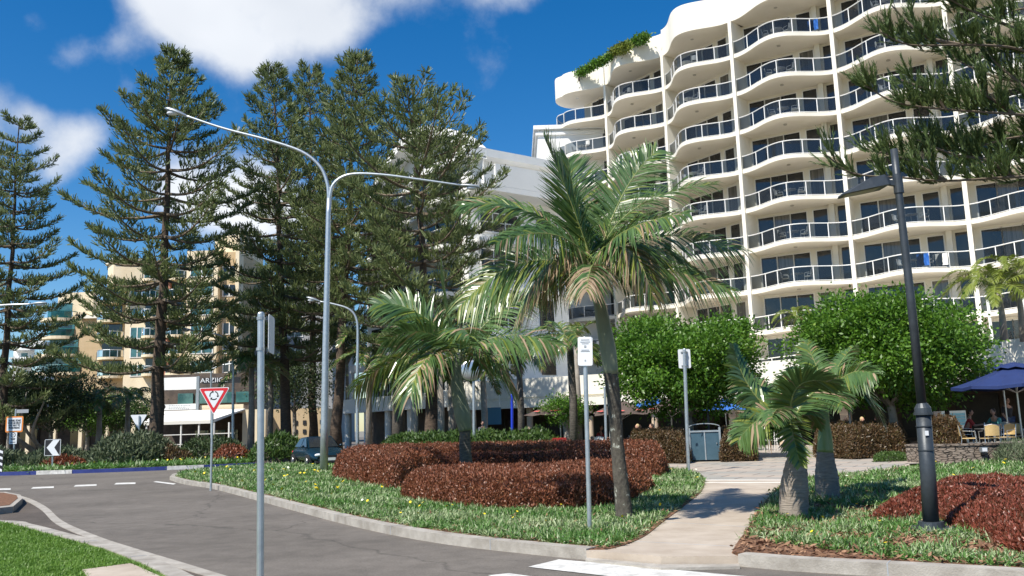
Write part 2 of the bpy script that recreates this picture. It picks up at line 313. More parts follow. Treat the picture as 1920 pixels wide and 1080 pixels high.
def unit(a): a = np.asarray(a, float); return a / (np.linalg.norm(a, axis=-1, keepdims=True) + 1e-9)
def leaves(mb, c, d, n, Ln, W, mi=0):
    """flat pointed leaves: centre base c, direction d, normal n"""
    d = unit(d); sdir = unit(np.cross(d, n)); Ln = np.broadcast_to(np.asarray(Ln, float), (len(c),))[:, None]; W = np.broadcast_to(np.asarray(W, float), (len(c),))[:, None]
    v = np.stack([c, c + d * Ln * .45 + sdir * W / 2, c + d * Ln, c + d * Ln * .45 - sdir * W / 2], 1).reshape(-1, 3)
    return mb.add(v, np.arange(len(c) * 4).reshape(-1, 4), mi)
def strips(mb, p0, d, wd, Ln, W, droop, nseg=3, mi=0, prof=(.6, 1, .75, .08)):
    n = len(p0); d = unit(d); wd = unit(wd); Ln = np.broadcast_to(np.asarray(Ln, float), (n,))[:, None]; W = np.broadcast_to(np.asarray(W, float), (n,))[:, None]; dr = np.broadcast_to(np.asarray(droop, float), (n,))[:, None]
    s_ = np.linspace(0, 1, nseg + 1); pw = np.interp(s_, np.linspace(0, 1, len(prof)), prof); V = []
    for k, s in enumerate(s_):
        p = p0 + d * Ln * s; p = p + np.array((0, 0, -1.)) * dr * Ln * s * s
        V += [p - wd * W * pw[k] / 2, p + wd * W * pw[k] / 2]
    V = np.stack(V, 1).reshape(-1, 3); m = 2 * (nseg + 1); base = (np.arange(n) * m)[:, None]
    Q = np.concatenate([base + np.array([2 * k, 2 * k + 1, 2 * k + 3, 2 * k + 2]) for k in range(nseg)], 1).reshape(-1, 4)
    if not np.isscalar(mi): mi = np.repeat(mi, nseg)
    return mb.add(V, Q, mi)
def rdir(n, up=0.0):
    v = rng.normal(size=(n, 3)); v[:, 2] += up; return unit(v)

def tag(o, label=None, cat=None, group=None, kind=None):
    for k, v in (('label', label), ('category', cat), ('group', group), ('kind', kind)):
        if v: o[k] = v
    return o
def empty(name, loc, label, cat, group=None, rz=0):
    o = bpy.data.objects.new(name, None); o.empty_display_size = .3; col.objects.link(o); o.location = loc; o.rotation_euler = (0, 0, rz)
    return tag(o, label, cat, group)
def copy_tree(o, parent=None, **kw):
    c = o.copy(); col.objects.link(c); c.parent = parent
    for ch in [x for x in bpy.data.objects if x.parent == o]: copy_tree(ch, c)
    return c
def structure(o): o['kind'] = 'structure'; return o
def in_poly(p, poly):
    poly = np.array([q[:2] for q in poly]); x, y = p[:, 0], p[:, 1]; r = np.zeros(len(p), bool); j = len(poly) - 1
    for i in range(len(poly)):
        xi, yi = poly[i]; xj, yj = poly[j]
        r ^= ((yi > y) != (yj > y)) & (x < (xj - xi) * (y - yi) / (yj - yi + 1e-12) + xi); j = i
    return r
def edge_dist(p, poly):
    poly = np.array([q[:2] for q in poly]); D = np.full(len(p), 1e9)
    for i in range(len(poly)):
        a, b = poly[i], poly[(i + 1) % len(poly)]; ab = b - a; t = np.clip(((p - a) @ ab) / (ab @ ab + 1e-9), 0, 1)
        D = np.minimum(D, np.linalg.norm(p - (a + t[:, None] * ab), axis=1))
    return D
def sample(poly, n):
    q = np.array([a[:2] for a in poly]); lo, hi = q.min(0), q.max(0); out = []; tot = 0
    while tot < n:
        p = rng.uniform(lo, hi, (n * 2, 2)); p = p[in_poly(p, q)]; out.append(p); tot += len(p)
    return np.concatenate(out)[:n]
def area(poly):
    p = np.array([q[:2] for q in poly]); return abs(.5 * np.sum(p[:, 0] * np.roll(p[:, 1], -1) - np.roll(p[:, 0], -1) * p[:, 1]))
def smooth_line(pts, k=6):     # Catmull-Rom
    p = [np.array(q, float) for q in pts]; p = [2 * p[0] - p[1]] + p + [2 * p[-1] - p[-2]]; o = []
    for i in range(1, len(p) - 2):
        for j in range(k):
            t = j / k; a, b, c, d = p[i - 1:i + 3]
            o.append(.5 * (2 * b + (c - a) * t + (2 * a - 5 * b + 4 * c - d) * t * t + (3 * b - a - 3 * c + d) * t ** 3))
    o.append(p[-2]); return o
def wnoise(x, y, s=1.0):
    return (np.sin(x * 1.7 * s + 1.3) * np.cos(y * 1.9 * s + .4) + .5 * np.sin(x * 4.1 * s + y * 3.3 * s) + .35 * np.cos(x * 7.3 * s - y * 6.1 * s + 2)) / 1.85
def text_mesh(name, body, size, mtx, m, parent, ext=.004, font_sx=1.0, bold=0.0):
    cu = bpy.data.curves.new('t', 'FONT'); cu.body = body; cu.size = size; cu.extrude = ext; cu.align_x = 'CENTER'; cu.align_y = 'CENTER'; cu.offset = bold; cu.space_line = .95
    t = bpy.data.objects.new('t', cu); me = bpy.data.meshes.new_from_object(t); bpy.data.objects.remove(t); bpy.data.curves.remove(cu)
    me.transform(Matrix.Diagonal((font_sx, 1, 1, 1))); me.transform(mtx); me.name = name; me.materials.clear(); me.materials.append(MT[m])
    o = bpy.data.objects.new(name, me); col.objects.link(o); o.parent = parent; return o
# a panel's local frame: text in XY plane -> stand it up facing -Y
STAND = Matrix.Rotation(math.pi / 2, 4, 'X')

# ------------------------------------------------------------ ground
KH = .13
structure(MB().add([(-1500, -200, -.03), (1500, -200, -.03), (1500, 2500, -.03), (-1500, 2500, -.03)], [(0, 1, 2, 3)]).build('ground', 'farland'))
structure(MB().add([(-150, -60, 0), (60, -60, 0), (60, 8, 0), (30, 30, 0), (14, 50, 0), (10, 70, 0), (10, 230, 0), (-150, 230, 0)], [tuple(range(8))]).build('road', 'asphalt'))
# darker lane at lower left, behind the edge strip
strip_in = smooth_line(Gs([(-260, 925), (-60, 927), (0, 931), (40, 937), (75, 955), (105, 983), (170, 1012), (240, 1036), (320, 1062), (420, 1092), (560, 1140)]))
strip_out = smooth_line(Gs([(-260, 921), (-60, 923), (0, 926), (45, 932), (85, 950), (118, 978), (185, 1007), (255, 1030), (335, 1054), (440, 1086), (600, 1132)]))
lawn_edge = smooth_line(Gs([(-300, 975), (0, 985), (60, 993), (130, 1012), (220, 1036), (290, 1062), (340, 1085), (420, 1130)]))
lane = [q for q in strip_in] + [q for q in lawn_edge[::-1]]
structure(MB().add([(q[0], q[1], .004) for q in lane], [tuple(range(len(lane)))]).build('parking_bay', 'asphalt_dark'))
def ribbon(name, A, B, z0, z1, m, kind='structure', ztop2=None):
    mb = MB(); n = min(len(A), len(B)); V = []
    for i in range(n): V += [(A[i][0], A[i][1], z0), (A[i][0], A[i][1], z1), (B[i][0], B[i][1], z1 if ztop2 is None else ztop2), (B[i][0], B[i][1], z0)]
    F = []
    for i in range(n - 1):
        for j in range(3): F.append((i * 4 + j, i * 4 + j + 1, (i + 1) * 4 + j + 1, (i + 1) * 4 + j))
    F += [(0, 1, 2, 3), (4 * n - 4, 4 * n - 3, 4 * n - 2, 4 * n - 1)]
    mb.add(V, F); o = mb.build(name, m); o['kind'] = kind; return o
ribbon('edge_strip', strip_in, strip_out, 0, .012, 'kerb')
def offset(line, d):
    p = np.array([q[:2] for q in line]); t = np.gradient(p, axis=0); t = unit(t); nrm = np.c_[-t[:, 1], t[:, 0]]; return p + nrm * d
# lawn and its kerb
lk2 = offset(lawn_edge, -.22)
ribbon('lawn_kerb', lawn_edge, lk2, 0, .10, 'kerb')
lawn_poly = [tuple(q[:2]) for q in lk2] + [(-2.5, 3), (-14, 3), (-22, 10)]
structure(MB().prism(lawn_poly, -.02, .085).build('lawn', 'lawn'))
pad = Gs([(155, 1068), (245, 1056), (345, 1100), (520, 1200), (250, 1230)], .1)
structure(MB().prism(pad, .02, .102).build('pad', 'concrete'))
# centre bed
front = smooth_line(Gs([(318, 900), (345, 908), (400, 917), (480, 938), (560, 960), (650, 984), (750, 1006), (860, 1024), (1000, 1040), (1100, 1050)]))
nose = smooth_line(Gs([(318, 900), (330, 893), (380, 886), (450, 880), (560, 874), (640, 868)]))
inner_r = smooth_line(Gs([(1104, 1028), (1150, 1025), (1205, 1005), (1245, 975), (1285, 945), (1318, 915), (1312, 890), (1240, 878)], KH))
ribbon('bed_kerb', front, offset(front, .2), 0, KH, 'kerb')
ribbon('bed_kerb_rear', nose, offset(nose, -.2), 0, KH, 'kerb')
back_line = Gs([(1240, 872), (1100, 868), (900, 868), (700, 868)])
bed1 = [tuple(q[:2]) for q in offset(front, .2)] + [tuple(q[:2]) for q in inner_r] + [tuple(q[:2]) for q in back_line] + [tuple(q) for q in offset(nose, -.2)[::-1]]
structure(MB().prism(bed1, 0, KH - .01).build('garden_bed', 'mulch'))
# footpath
fl = Gs([(1100, 1050), (1104, 1050)]); kerb_r = smooth_line(Gs([(1385, 1062), (1500, 1072), (1700, 1084), (1920, 1098), (2400, 1130)]))
bed2_in = smooth_line(Gs([(1372, 1034), (1385, 1012), (1405, 985), (1432, 942), (1462, 912), (1500, 898), (1570, 892), (1640, 884), (1705, 876)], KH))
fp = [tuple(G(1100, 1050)[:2]), tuple(G(1240, 1062)[:2]), tuple(G(1385, 1062)[:2])] + [tuple(q[:2]) for q in bed2_in] + [tuple(G(1705, 866, KH)[:2]), (24, 30), (25, 48), (8, 50), (-3, 46)] + [tuple(G(x, y)[:2]) for x, y in [(900, 868), (1100, 868), (1240, 872)]] + [tuple(q[:2]) for q in inner_r[::-1]]
structure(MB().prism(fp, -.01, KH - .02).build('footpath', 'concrete'))
# ramp lip joining path to road
structure(MB().prism([tuple(G(x, y)[:2]) for x, y in [(1100, 1050), (1240, 1063), (1385, 1062), (1388, 1067), (1240, 1070), (1098, 1054)]], -.01, .03).build('path_ramp', 'kerb'))
plz = [tuple(G(x, y, KH)[:2]) for x, y in [(1240, 880), (1330, 899), (1465, 899), (1500, 893), (1560, 888), (1640, 880), (1705, 868)]] + [(24, 30), (25, 48), (8, 50), (-3, 46)] + [tuple(G(x, y)[:2]) for x, y in [(1180, 868)]]
structure(MB().prism(plz, KH - .03, KH - .012).build('plaza_paving', 'paver'))
dr = MB()
for y in (899, 903.5):
    a, b = G(1322, y, KH), G(1468, y, KH); dr.bar((a[0], a[1], KH - .012), (b[0], b[1], KH - .012), .04, .012)
structure(dr.build('drain_edge', 'rail'))
# right bed
ribbon('bed_kerb_right', kerb_r, offset(kerb_r, .2), 0, KH, 'kerb')
bed2 = [tuple(q) for q in offset(kerb_r, .2)] + [(16, 12), (20, 22), (19, 27)] + [tuple(q[:2]) for q in bed2_in[::-1]]
structure(MB().prism(bed2, 0, KH - .006).build('garden_bed_right', 'mulch'))
# road markings
mk = MB()
def mark(pts): mk.add([(*G(x, y)[:2], .008) for x, y in pts], [tuple(range(len(pts)))])
for a, b, y, y2 in [(-22, 20, 918, 917), (58, 101, 915, 913.5), (138, 181, 911, 909.5), (214, 254, 907, 906)]: mark([(a, y + 1.8), (b, y2 + 1.8), (b, y2 - 1.2), (a + 4, y - 1.2)])
mark([(287, 904), (325, 909), (330, 907), (293, 902.5)])
mark([(990, 1064), (1048, 1050), (1400, 1082), (1520, 1100), (1400, 1112), (1300, 1100)])
mark([(915, 1080), (955, 1076), (1300, 1125), (1100, 1125)])
structure(mk.build('road_marking', 'white_paint'))
# small kerbed traffic island far left
isl = [tuple(G(x, y)[:2]) for x, y in [(-120, 934), (10, 932), (38, 938), (42, 945), (24, 962), (-10, 966), (-140, 966)]]
structure(MB().prism(isl, 0, .15).build('traffic_island', 'kerb'))
c_ = np.mean(isl, 0); structure(MB().prism([tuple(c_ + (np.array(q) - c_) * .86) for q in isl], .1, .158).build('traffic_island_soil', 'mulch'))
# joints in kerbs and path
jt = MB()
def joints(line, w_, step, z):
    p = np.array([q[:2] for q in line]); s = np.concatenate([[0], np.cumsum(np.linalg.norm(np.diff(p, axis=0), axis=1))]); off_ = offset(line, w_)
    for d in np.arange(step * .6, s[-1], step):
        a = np.array([np.interp(d, s, p[:, k]) for k in (0, 1)]); b = np.array([np.interp(d, s, off_[:, k]) for k in (0, 1)]); u = b - a; a2 = a - u * .015
        jt.bar((*a2, z / 2), (*(a + u * 1.0), z / 2), .012, z + .006)
joints(front, .2, 2.6, KH); joints(kerb_r, .2, 2.6, KH); joints(lawn_edge, -.22, 2.4, .10); joints(nose, -.2, 2.6, KH)
for a, b in (((1243, 976), (1402, 985)), ((1190, 1012), (1392, 1022)), ((1285, 946), (1428, 950)), ((1308, 925), (1450, 926))): a, b = G(*a, KH), G(*b, KH); jt.bar((*a[:2], KH - .021), (*b[:2], KH - .021), .012, .006)
structure(jt.build('kerb_joint', 'sign_grey'))
# roundabout
RC, RA, RB, RT = (-23.6, 48.7), 12.4, 6.2, R_(-3)
def ell_pts(k, n=72, wob=0): return [(RC[0] + RA * k * math.cos(t) * math.cos(RT) - (RB * k) * math.sin(t) * math.sin(RT), RC[1] + RA * k * math.cos(t) * math.sin(RT) + RB * k * math.sin(t) * math.cos(RT)) for t in np.linspace(0, 2 * math.pi, n, endpoint=False)]
o_, i_ = ell_pts(1), ell_pts(.972)
structure(MB().prism(o_, 0, .17).build('roundabout_kerb', 'blue_kerb'))
structure(MB().prism(i_, .1, .176).build('roundabout_bed', 'soil'))
wp = MB()
for px in (100, 325, 530):
    a = min(o_, key=lambda q: abs(960 + FPX * q[0] / q[1] * 1.0 - px) + (0 if q[1] < RC[1] else 999)); j = o_.index(a); b = o_[(j + 1) % 72]
    d = np.array(b) - a; m = (np.array(a) + b) / 2; d = d / np.linalg.norm(d); nn = np.array((d[1], -d[0]))
    p = [m - d * .85 + nn * .012, m + d * .85 + nn * .012]; q = [m + d * .85 - nn * .2, m - d * .85 - nn * .2]
    wp.prism([tuple(x) for x in p + q], .002, .181)
structure(wp.build('kerb_paint_patch', 'white_paint'))

# ------------------------------------------------------------ hotel
HF, ZR = 2.9, lambda r: 7.5 + (8 - r) * 2.9      # slab top of balcony row r
K2 = np.array((16.58, 59.81)); D1 = unit((4.1, -5.83)); D2 = unit((5.8, -3.63)); BL = 6.95
KP = [K2 - 2 * BL * D1, K2 - BL * D1, K2, K2 + BL * D2, K2 + 2 * BL * D2, K2 + 3 * BL * D2]
hotel = empty('hotel_building', (*K2, 0), 'tall cream white hotel with wavy stacked balconies and glass railings on the right', 'building')
inv = -np.array((*K2, 0))
AMP = 1.7
def wave(x, L=BL, A=AMP): return -A * (1 - math.cos(2 * math.pi * x / L)) / 2
full_edge = [(x, wave(x)) for x in np.linspace(.12, BL - .12, 25)]
end_edge = [(2.3, 2.0), (1.45, 1.5), (1.0, .7), (1.05, -.3), (1.5, -1.15), (2.3, -1.7)] + [(x, wave(x)) for x in np.linspace(3.0, BL - .12, 15)]
end_edge = [tuple(q) for q in smooth_line(end_edge, 3)]
DEP = 1.5
def slab_mesh(edge, h, zt):
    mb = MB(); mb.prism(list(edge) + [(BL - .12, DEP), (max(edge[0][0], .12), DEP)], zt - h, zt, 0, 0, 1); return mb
def railing(edge, glass_end=False):
    r = MB(); g = MB(); e = [np.array((x, y)) for x, y in edge]
    ins = [q + np.array((0, .07)) for q in e]
    r.tube([(q[0], q[1], 1.0) for q in ins], .035, 6); r.tube([(q[0], q[1], .06) for q in ins], .022, 4)
    s = np.concatenate([[0], np.cumsum([np.linalg.norm(ins[i + 1] - ins[i]) for i in range(len(ins) - 1)])]); n = max(4, round(s[-1] / 1.35))
    for k in range(n + 1):
        d = s[-1] * k / n; x = np.interp(d, s, [q[0] for q in ins]); y = np.interp(d, s, [q[1] for q in ins]); r.box(x - .025, x + .025, y - .025, y + .025, 0, 1.0)
    V = []
    for q in ins: V += [(q[0], q[1] + .01, .09), (q[0], q[1] + .01, .96)]
    g.add(V, [(2 * i, 2 * i + 2, 2 * i + 3, 2 * i + 1) for i in range(len(ins) - 1)])
    return r, g
def hotel_bay(i, rows):
    """i: bay index 0..4 between KP[i] and KP[i+1]; -1 is the rounded end bay"""
    o2 = (KP[i] if i >= 0 else KP[0] - BL * D1); dr_ = D1 if i < 2 else D2
    rz = math.atan2(dr_[1], dr_[0]); return o2, rz
proto = {}
def part(name, mb, mats, mtx_loc, rz, parent, smooth=False):
    o = mb.build(name, mats, parent, smooth); o.location = mtx_loc; o.rotation_euler = (0, 0, rz); return o
def window_mesh(end, var=0):
    """wall behind a balcony with sliding doors, fixed pane, pier and recessed door"""
    wl, fr, gl = MB(), MB(), MB(); H = 2.72; y = DEP
    panes = [(.5, 1.65), (1.65, 2.8), (2.8, 3.95), (4.35, 5.35)] if not end else [(3.4, 4.4), (4.4, 5.4)]
    door = (6.0, 6.7)
    x0 = .12 if not end else 2.3
    wl.box(x0, BL - .12, y, y + .12, 2.5, H)
    cuts = sorted([p for p in panes] + [door]); x = x0
    for a, b in cuts:
        if a - x > .05: wl.box(x, a, y, y + .12, 0, 2.5)
        x = b
    wl.box(x, BL - .12, y, y + .12, 0, 2.5)
    wl.box(5.5, 5.85, y - .35, y - .003, 0, H - .01)
    for a, b in panes:
        gl.box(a + .03, b - .03, y + .05, y + .07, .05, 2.46, 1 if (var, round(a)) in ((0, 2), (1, 0), (1, 3), (2, 4), (1, 4)) else 0)
        for xx in (a, b): fr.box(xx - .035, xx + .035, y - .02, y + .1, .005, 2.5)
        fr.box(a + .035, b - .035, y - .015, y + .09, 2.44, 2.498); fr.box(a + .035, b - .035, y - .015, y + .09, .005, .06)
    gl.box(door[0], door[1], y + .09, y + .11, 0, 2.5)
    return wl, fr, gl
light_m = MB().cyl((3.4, -.2), .13, 2.58, 2.69, 12)
for end in (0, 1):
    e = end_edge if end else full_edge
    r, g = railing(e); wl, fr, gl = window_mesh(end)
    curt = MB()
    for a, b in ([(.55, 1.1), (2.2, 2.75)] if not end else [(3.45, 3.9)]): curt.box(a, b, DEP + .1, DEP + .105, .1, 2.25)
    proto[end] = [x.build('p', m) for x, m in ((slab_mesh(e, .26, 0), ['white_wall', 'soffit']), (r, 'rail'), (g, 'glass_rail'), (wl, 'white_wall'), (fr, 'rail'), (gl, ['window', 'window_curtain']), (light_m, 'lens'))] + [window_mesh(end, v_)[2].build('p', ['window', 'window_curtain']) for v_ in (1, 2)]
def inst(p, name, parent, loc, rz):
    o = p.copy(); o.name = name; col.objects.link(o); o.parent = parent; o.location = loc; o.rotation_euler = (0, 0, rz); return o
bays = [(-1, range(1, 10))] + [(i, range(1, 10)) for i in range(5)]
for bi, rows in bays:
    o2, rz = hotel_bay(bi, rows); pr = proto[1 if bi < 0 else 0]
    for r in rows:
        loc = (o2[0] - K2[0], o2[1] - K2[1], ZR(r))
        b = inst(pr[0], 'balcony', hotel, loc, rz)
        for k, nm in ((1, 'railing'), (2, 'glass_panel')): inst(pr[k], nm, b, (0, 0, 0), 0)
        wdw = inst(pr[(5, 7, 8)[(r * 5 + bi * 3 + r * r) % 3]], 'window', hotel, loc, rz); inst(pr[4], 'window_frame', wdw, (0, 0, 0), 0)
        inst(pr[3], 'bay_wall', hotel, loc, rz); inst(pr[6], 'ceiling_light', hotel, loc, rz)
    # top slab with solid parapet
    e = end_edge if bi < 0 else [(x, wave(x)) for x in np.linspace(0, BL, 27)]
    zt = ZR(0); ph = 1.6 if bi < 1 else (1.9 if bi == 1 else 3.6)
    mb = MB(); poly = list(e) + [(BL, DEP), (e[0][0], DEP)]
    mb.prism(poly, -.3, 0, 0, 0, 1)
    inner = [(x, y + .2) for x, y in e]
    V = []; n = len(e)
    for (x, y), (a, b) in zip(e, inner): V += [(x, y - .004, -.3), (x, y - .004, ph), (a, b, ph), (a, b, .002)]
    F = [(4 * k + j, 4 * k + 4 + j, 4 * k + 5 + j, 4 * k + 1 + j) for k in range(n - 1) for j in range(3)]
    mb.add(V, F); mb.add([V[0], V[1], V[2], V[3]], [(0, 1, 2, 3)]); mb.add(V[-4:], [(0, 1, 2, 3)])
    part('roof_parapet', mb, ['white_wall', 'soffit'], (o2[0] - K2[0], o2[1] - K2[1], zt), rz, hotel)
for v_ in proto.values():
    for p_ in v_: bpy.data.objects.remove(p_)
for k, kp in enumerate(KP):
    d = D1 if k < 2 else D2; nn = np.array((d[1], -d[0]))      # outward
    if k == 2: nn = unit(np.array((D1[1], -D1[0])) + np.array((D2[1], -D2[0])))
    mb = MB(); a = kp + nn * .12 - K2; b = kp - nn * DEP - K2; mb.bar((*a, 15.9), (*b, 15.9), .26, 29.0)
    mb.build('fin_wall', 'white_wall', hotel)
# body of the hotel behind the window walls, in two wings
for A, B, d, hh in ((KP[0] - D1 * 4.0, KP[2], D1, ZR(0)), (KP[2], KP[5] + D2 * 14, D2, ZR(0) + 3)):
    nn = -np.array((d[1], -d[0])); a = A + nn * (DEP + .25) - K2; b = B + nn * (DEP + .25) - K2
    MB().prism([tuple(a), tuple(b), tuple(b + nn * 13), tuple(a + nn * 13)], .1, hh - .35).build('tower_wall', 'white_wall', hotel)
# podium: fascia bands, recessed shops, arches
PL = [np.array(q) for q in ((-4.4, 58.8), (9.6, 51.5), (22.6, 35.5), (30.5, 24.5))]
def seg_norm(a, b): d = unit(b - a); return d, np.array((-d[1], d[0]))     # inward (away from camera)
top = MB(); fas = MB()
deck = [tuple(q - K2) for q in PL] + [tuple(np.array((44, 40)) - K2), tuple(np.array((14, 66)) - K2), tuple(np.array((2, 72)) - K2)]
MB().prism(deck, 3.25, 4.4).build('podium_deck', ['white_wall', 'soffit'], hotel)
for i in range(3):
    a, b = PL[i], PL[i + 1]; d, nn = seg_norm(a, b); ln = np.linalg.norm(b - a)
    f = MB(); out_ = .18
    f.bar((*(a - nn * out_ - K2), 2.98), (*(b - nn * out_ - K2), 2.98), .35, .5)            # lower band
    f.bar((*(a + nn * .02 - K2), 4.0 if i < 2 else 4.15), (*(b + nn * .02 - K2), 4.0 if i < 2 else 4.15), .3, 1.2 if i < 2 else 1.5)
    f.build('podium_fascia', 'white_wall', hotel)
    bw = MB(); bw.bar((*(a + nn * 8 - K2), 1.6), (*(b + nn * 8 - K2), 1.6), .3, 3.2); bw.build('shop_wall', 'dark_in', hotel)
    sw = MB()
    for k in range(int(ln // 3)):
        c = a + d * (k * 3 + 1.5) + nn * 7.8 - K2; sw.bar((*(c - d * 1.1), 1.4), (*(c + d * 1.1), 1.4), .06, 2.2)
    sw.build('shop_window', 'shop_glass', hotel)
# arcade piers with arches on the right half
a, b = PL[1], PL[2]; d, nn = seg_norm(a, b); ln = np.linalg.norm(b - a)
arch = MB(); W = 3.7; k = 0
def arch_wall(mb, A, d, nn, x0, w_, pier, hs_, top_, th=.35):
    n = 10; p = lambda x, z: (*(A + d * x), z)
    xs = [x0 + pier / 2 + (w_ - pier) * (.5 - .5 * math.cos(math.pi * j / n)) for j in range(n + 1)]
    zs = [hs_ + (top_ - hs_ - .25) * math.sin(math.pi * j / n) for j in range(n + 1)]
    for off in (0, th):
        A2 = A + nn * off; q = lambda x, z: (*(A2 + d * x), z)
        for j in range(n): mb.add([q(xs[j], zs[j]), q(xs[j + 1], zs[j + 1]), q(xs[j + 1], top_), q(xs[j], top_)], [(0, 1, 2, 3)])
        mb.add([q(x0, 0), q(xs[0], 0), q(xs[0], top_), q(x0, top_)], [(0, 1, 2, 3)]); mb.add([q(xs[-1], 0), q(x0 + w_, 0), q(x0 + w_, top_), q(xs[-1], top_)], [(0, 1, 2, 3)])
    B2 = A + nn * th
    prof = [(xs[0], 0)] + list(zip(xs, zs)) + [(xs[-1], 0)]
    for j in range(len(prof) - 1):
        (x1, z1), (x2, z2) = prof[j], prof[j + 1]
        mb.add([(*(A + d * x1), z1), (*(A + d * x2), z2), (*(B2 + d * x2), z2), (*(B2 + d * x1), z1)], [(0, 1, 2, 3)])
k0 = 2.6
while k0 + W < ln * .62: arch_wall(arch, a + nn * 1.2 - K2, d, nn, k0, W, .9, 1.6, 2.75); k0 += W
arch.build('arcade', 'beige_col', hotel)
a, b = PL[0], PL[1]; d, nn = seg_norm(a, b); ln = np.linalg.norm(b - a)
for q in np.arange(1.5, ln, 4.2):
    c = a + d * q + nn * .5 - K2; MB().cyl(c, .2, 0.1, 3.25, 12).build('pillar', 'beige_col', hotel)
# shade sail and curved canopy on the podium deck
e_ = P(1715, 568, 43); mb = MB(); V = []
for i in range(9):
    for j in range(5):
        u, v = i / 8, j / 4; V.append((e_[0] + u * 4.2, e_[1] + v * 3 - u * 2, e_[2] - .55 * math.sin(math.pi * u) - .5 * v - .1 * u))
mb.add(V, [(i * 5 + j, (i + 1) * 5 + j, (i + 1) * 5 + j + 1, i * 5 + j + 1) for i in range(8) for j in range(4)])
o = empty('shade_sail', (e_[0], e_[1], 4.4), 'tan fabric shade sail sagging between white posts above the podium terrace', 'shade sail')
mb.build('sail', 'sail', o, True, (e_[0], e_[1], 4.4))
for dx, dy in ((0, 0), (4.2, -2), (0, 3), (4.2, 1)): MB().cyl((dx, dy), .07, 0, e_[2] - 4.4 + .2).build('post', 'rail', o)
# lens shaped canopy with white ribs
c0, c1 = P(1775, 655, 38.5), P(1880, 662, 34.5); o = empty('entrance_canopy', (*c0[:2], 3.25), 'curved beige fabric canopy with white rim sticking out from the podium wall', 'canopy')
mb = MB(); V = []; n = 14; dd = c1 - c0; perp = unit(np.array((dd[1], -dd[0], 0)))
if perp[1] > 0: perp = -perp
for i in range(n + 1):
    u = i / n; wdt = 1.4 * math.sin(math.pi * min(1, u + .02)) ** .8
    for s_, zz in ((-.6, 0), (0, .22 * math.sin(math.pi * u)), (1, -.1)): q = c0 + dd * u + perp * wdt * s_ ; V.append((q[0], q[1], q[2] + zz))
mb.add(V, [(i * 3 + j, i * 3 + 3 + j, i * 3 + 4 + j, i * 3 + 1 + j) for i in range(n) for j in range(2)])
mb.build('fabric', 'sail', o, False, (*c0[:2], 3.25)); rm = MB(); rm.tube(V[2::3], .05, 6); rm.tube(V[0::3], .05, 6)
for i in (4, 8, 11): rm.tube([V[i * 3], V[i * 3 + 1], V[i * 3 + 2]], .035, 5)
rm.build('rim', 'rail', o, False, (*c0[:2], 3.25))

# ------------------------------------------------------------ white building in the middle (curved roof, stacked windows)
def fbar(mb, a, b, z0, z1, th, mi=0): mb.bar((*a, (z0 + z1) / 2), (*b, (z0 + z1) / 2), th, z1 - z0, mi)
C0 = P(876, 400, 60.5)[:2]; SD = unit(np.array((.81, .58))); FD = unit(np.array((-.575, .818)))
wb = empty('apartment_block', (*C0, 0), 'white apartment block with curved roof crest and square windows between pines and hotel', 'building')
zof = lambda px, py, d: P(px, py, d)[2]
zt = zof(876, 268, 60.5)
LS, LF = 9.0, 16.5
I2 = lambda q: np.array(q) - C0
w_ = MB(); w_.prism([tuple(I2(C0)), tuple(I2(C0 + SD * LS)), tuple(I2(C0 + SD * LS + FD * LF)), tuple(I2(C0 + FD * LF))], 4.3, zt - 3.6); w_.build('wall', 'white_bld', wb)
w_ = MB(); w_.prism([tuple(I2(C0)), tuple(I2(C0 + SD * LS)), tuple(I2(C0 + SD * LS + FD * LF)), tuple(I2(C0 + FD * LF))], 0, 4.29); w_.build('ground_floor', 'dark_in', wb)  # lower walls coloured dark to stand in for a shaded shopfront
# stepped upper storey set back, with slanted parapet
u0 = C0 + FD * 1.0 + SD * 1.0
MB().prism([tuple(I2(u0)), tuple(I2(u0 + SD * 7.5)), tuple(I2(u0 + SD * 7.5 + FD * 9)), tuple(I2(u0 + FD * 9))], zt - 3.59, zt - .7).build('penthouse_wall', 'white_bld', wb)
r_ = MB(); r_.prism([tuple(I2(C0 + FD * 0 + SD * .3)), tuple(I2(C0 + SD * 9.6)), tuple(I2(C0 + SD * 9.6 + FD * 10)), tuple(I2(C0 + FD * 10 + SD * .3))], zt - .7, zt - .1); r_.build('roof', 'white_bld', wb)
pr_ = MB(); fbar(pr_, I2(C0 - FD * .9 - SD * .4), I2(C0 - FD * .9 + SD * 9.3), zt - 3.9, zt - 3.5, 2.2)
fbar(pr_, I2(C0 - FD * 1.9 + SD * 1.2), I2(C0 - FD * 1.9 + SD * 8.6), zt - 3.49, zt - 1.9, .2); pr_.build('ledge', 'white_bld', wb)
flr = 3.45
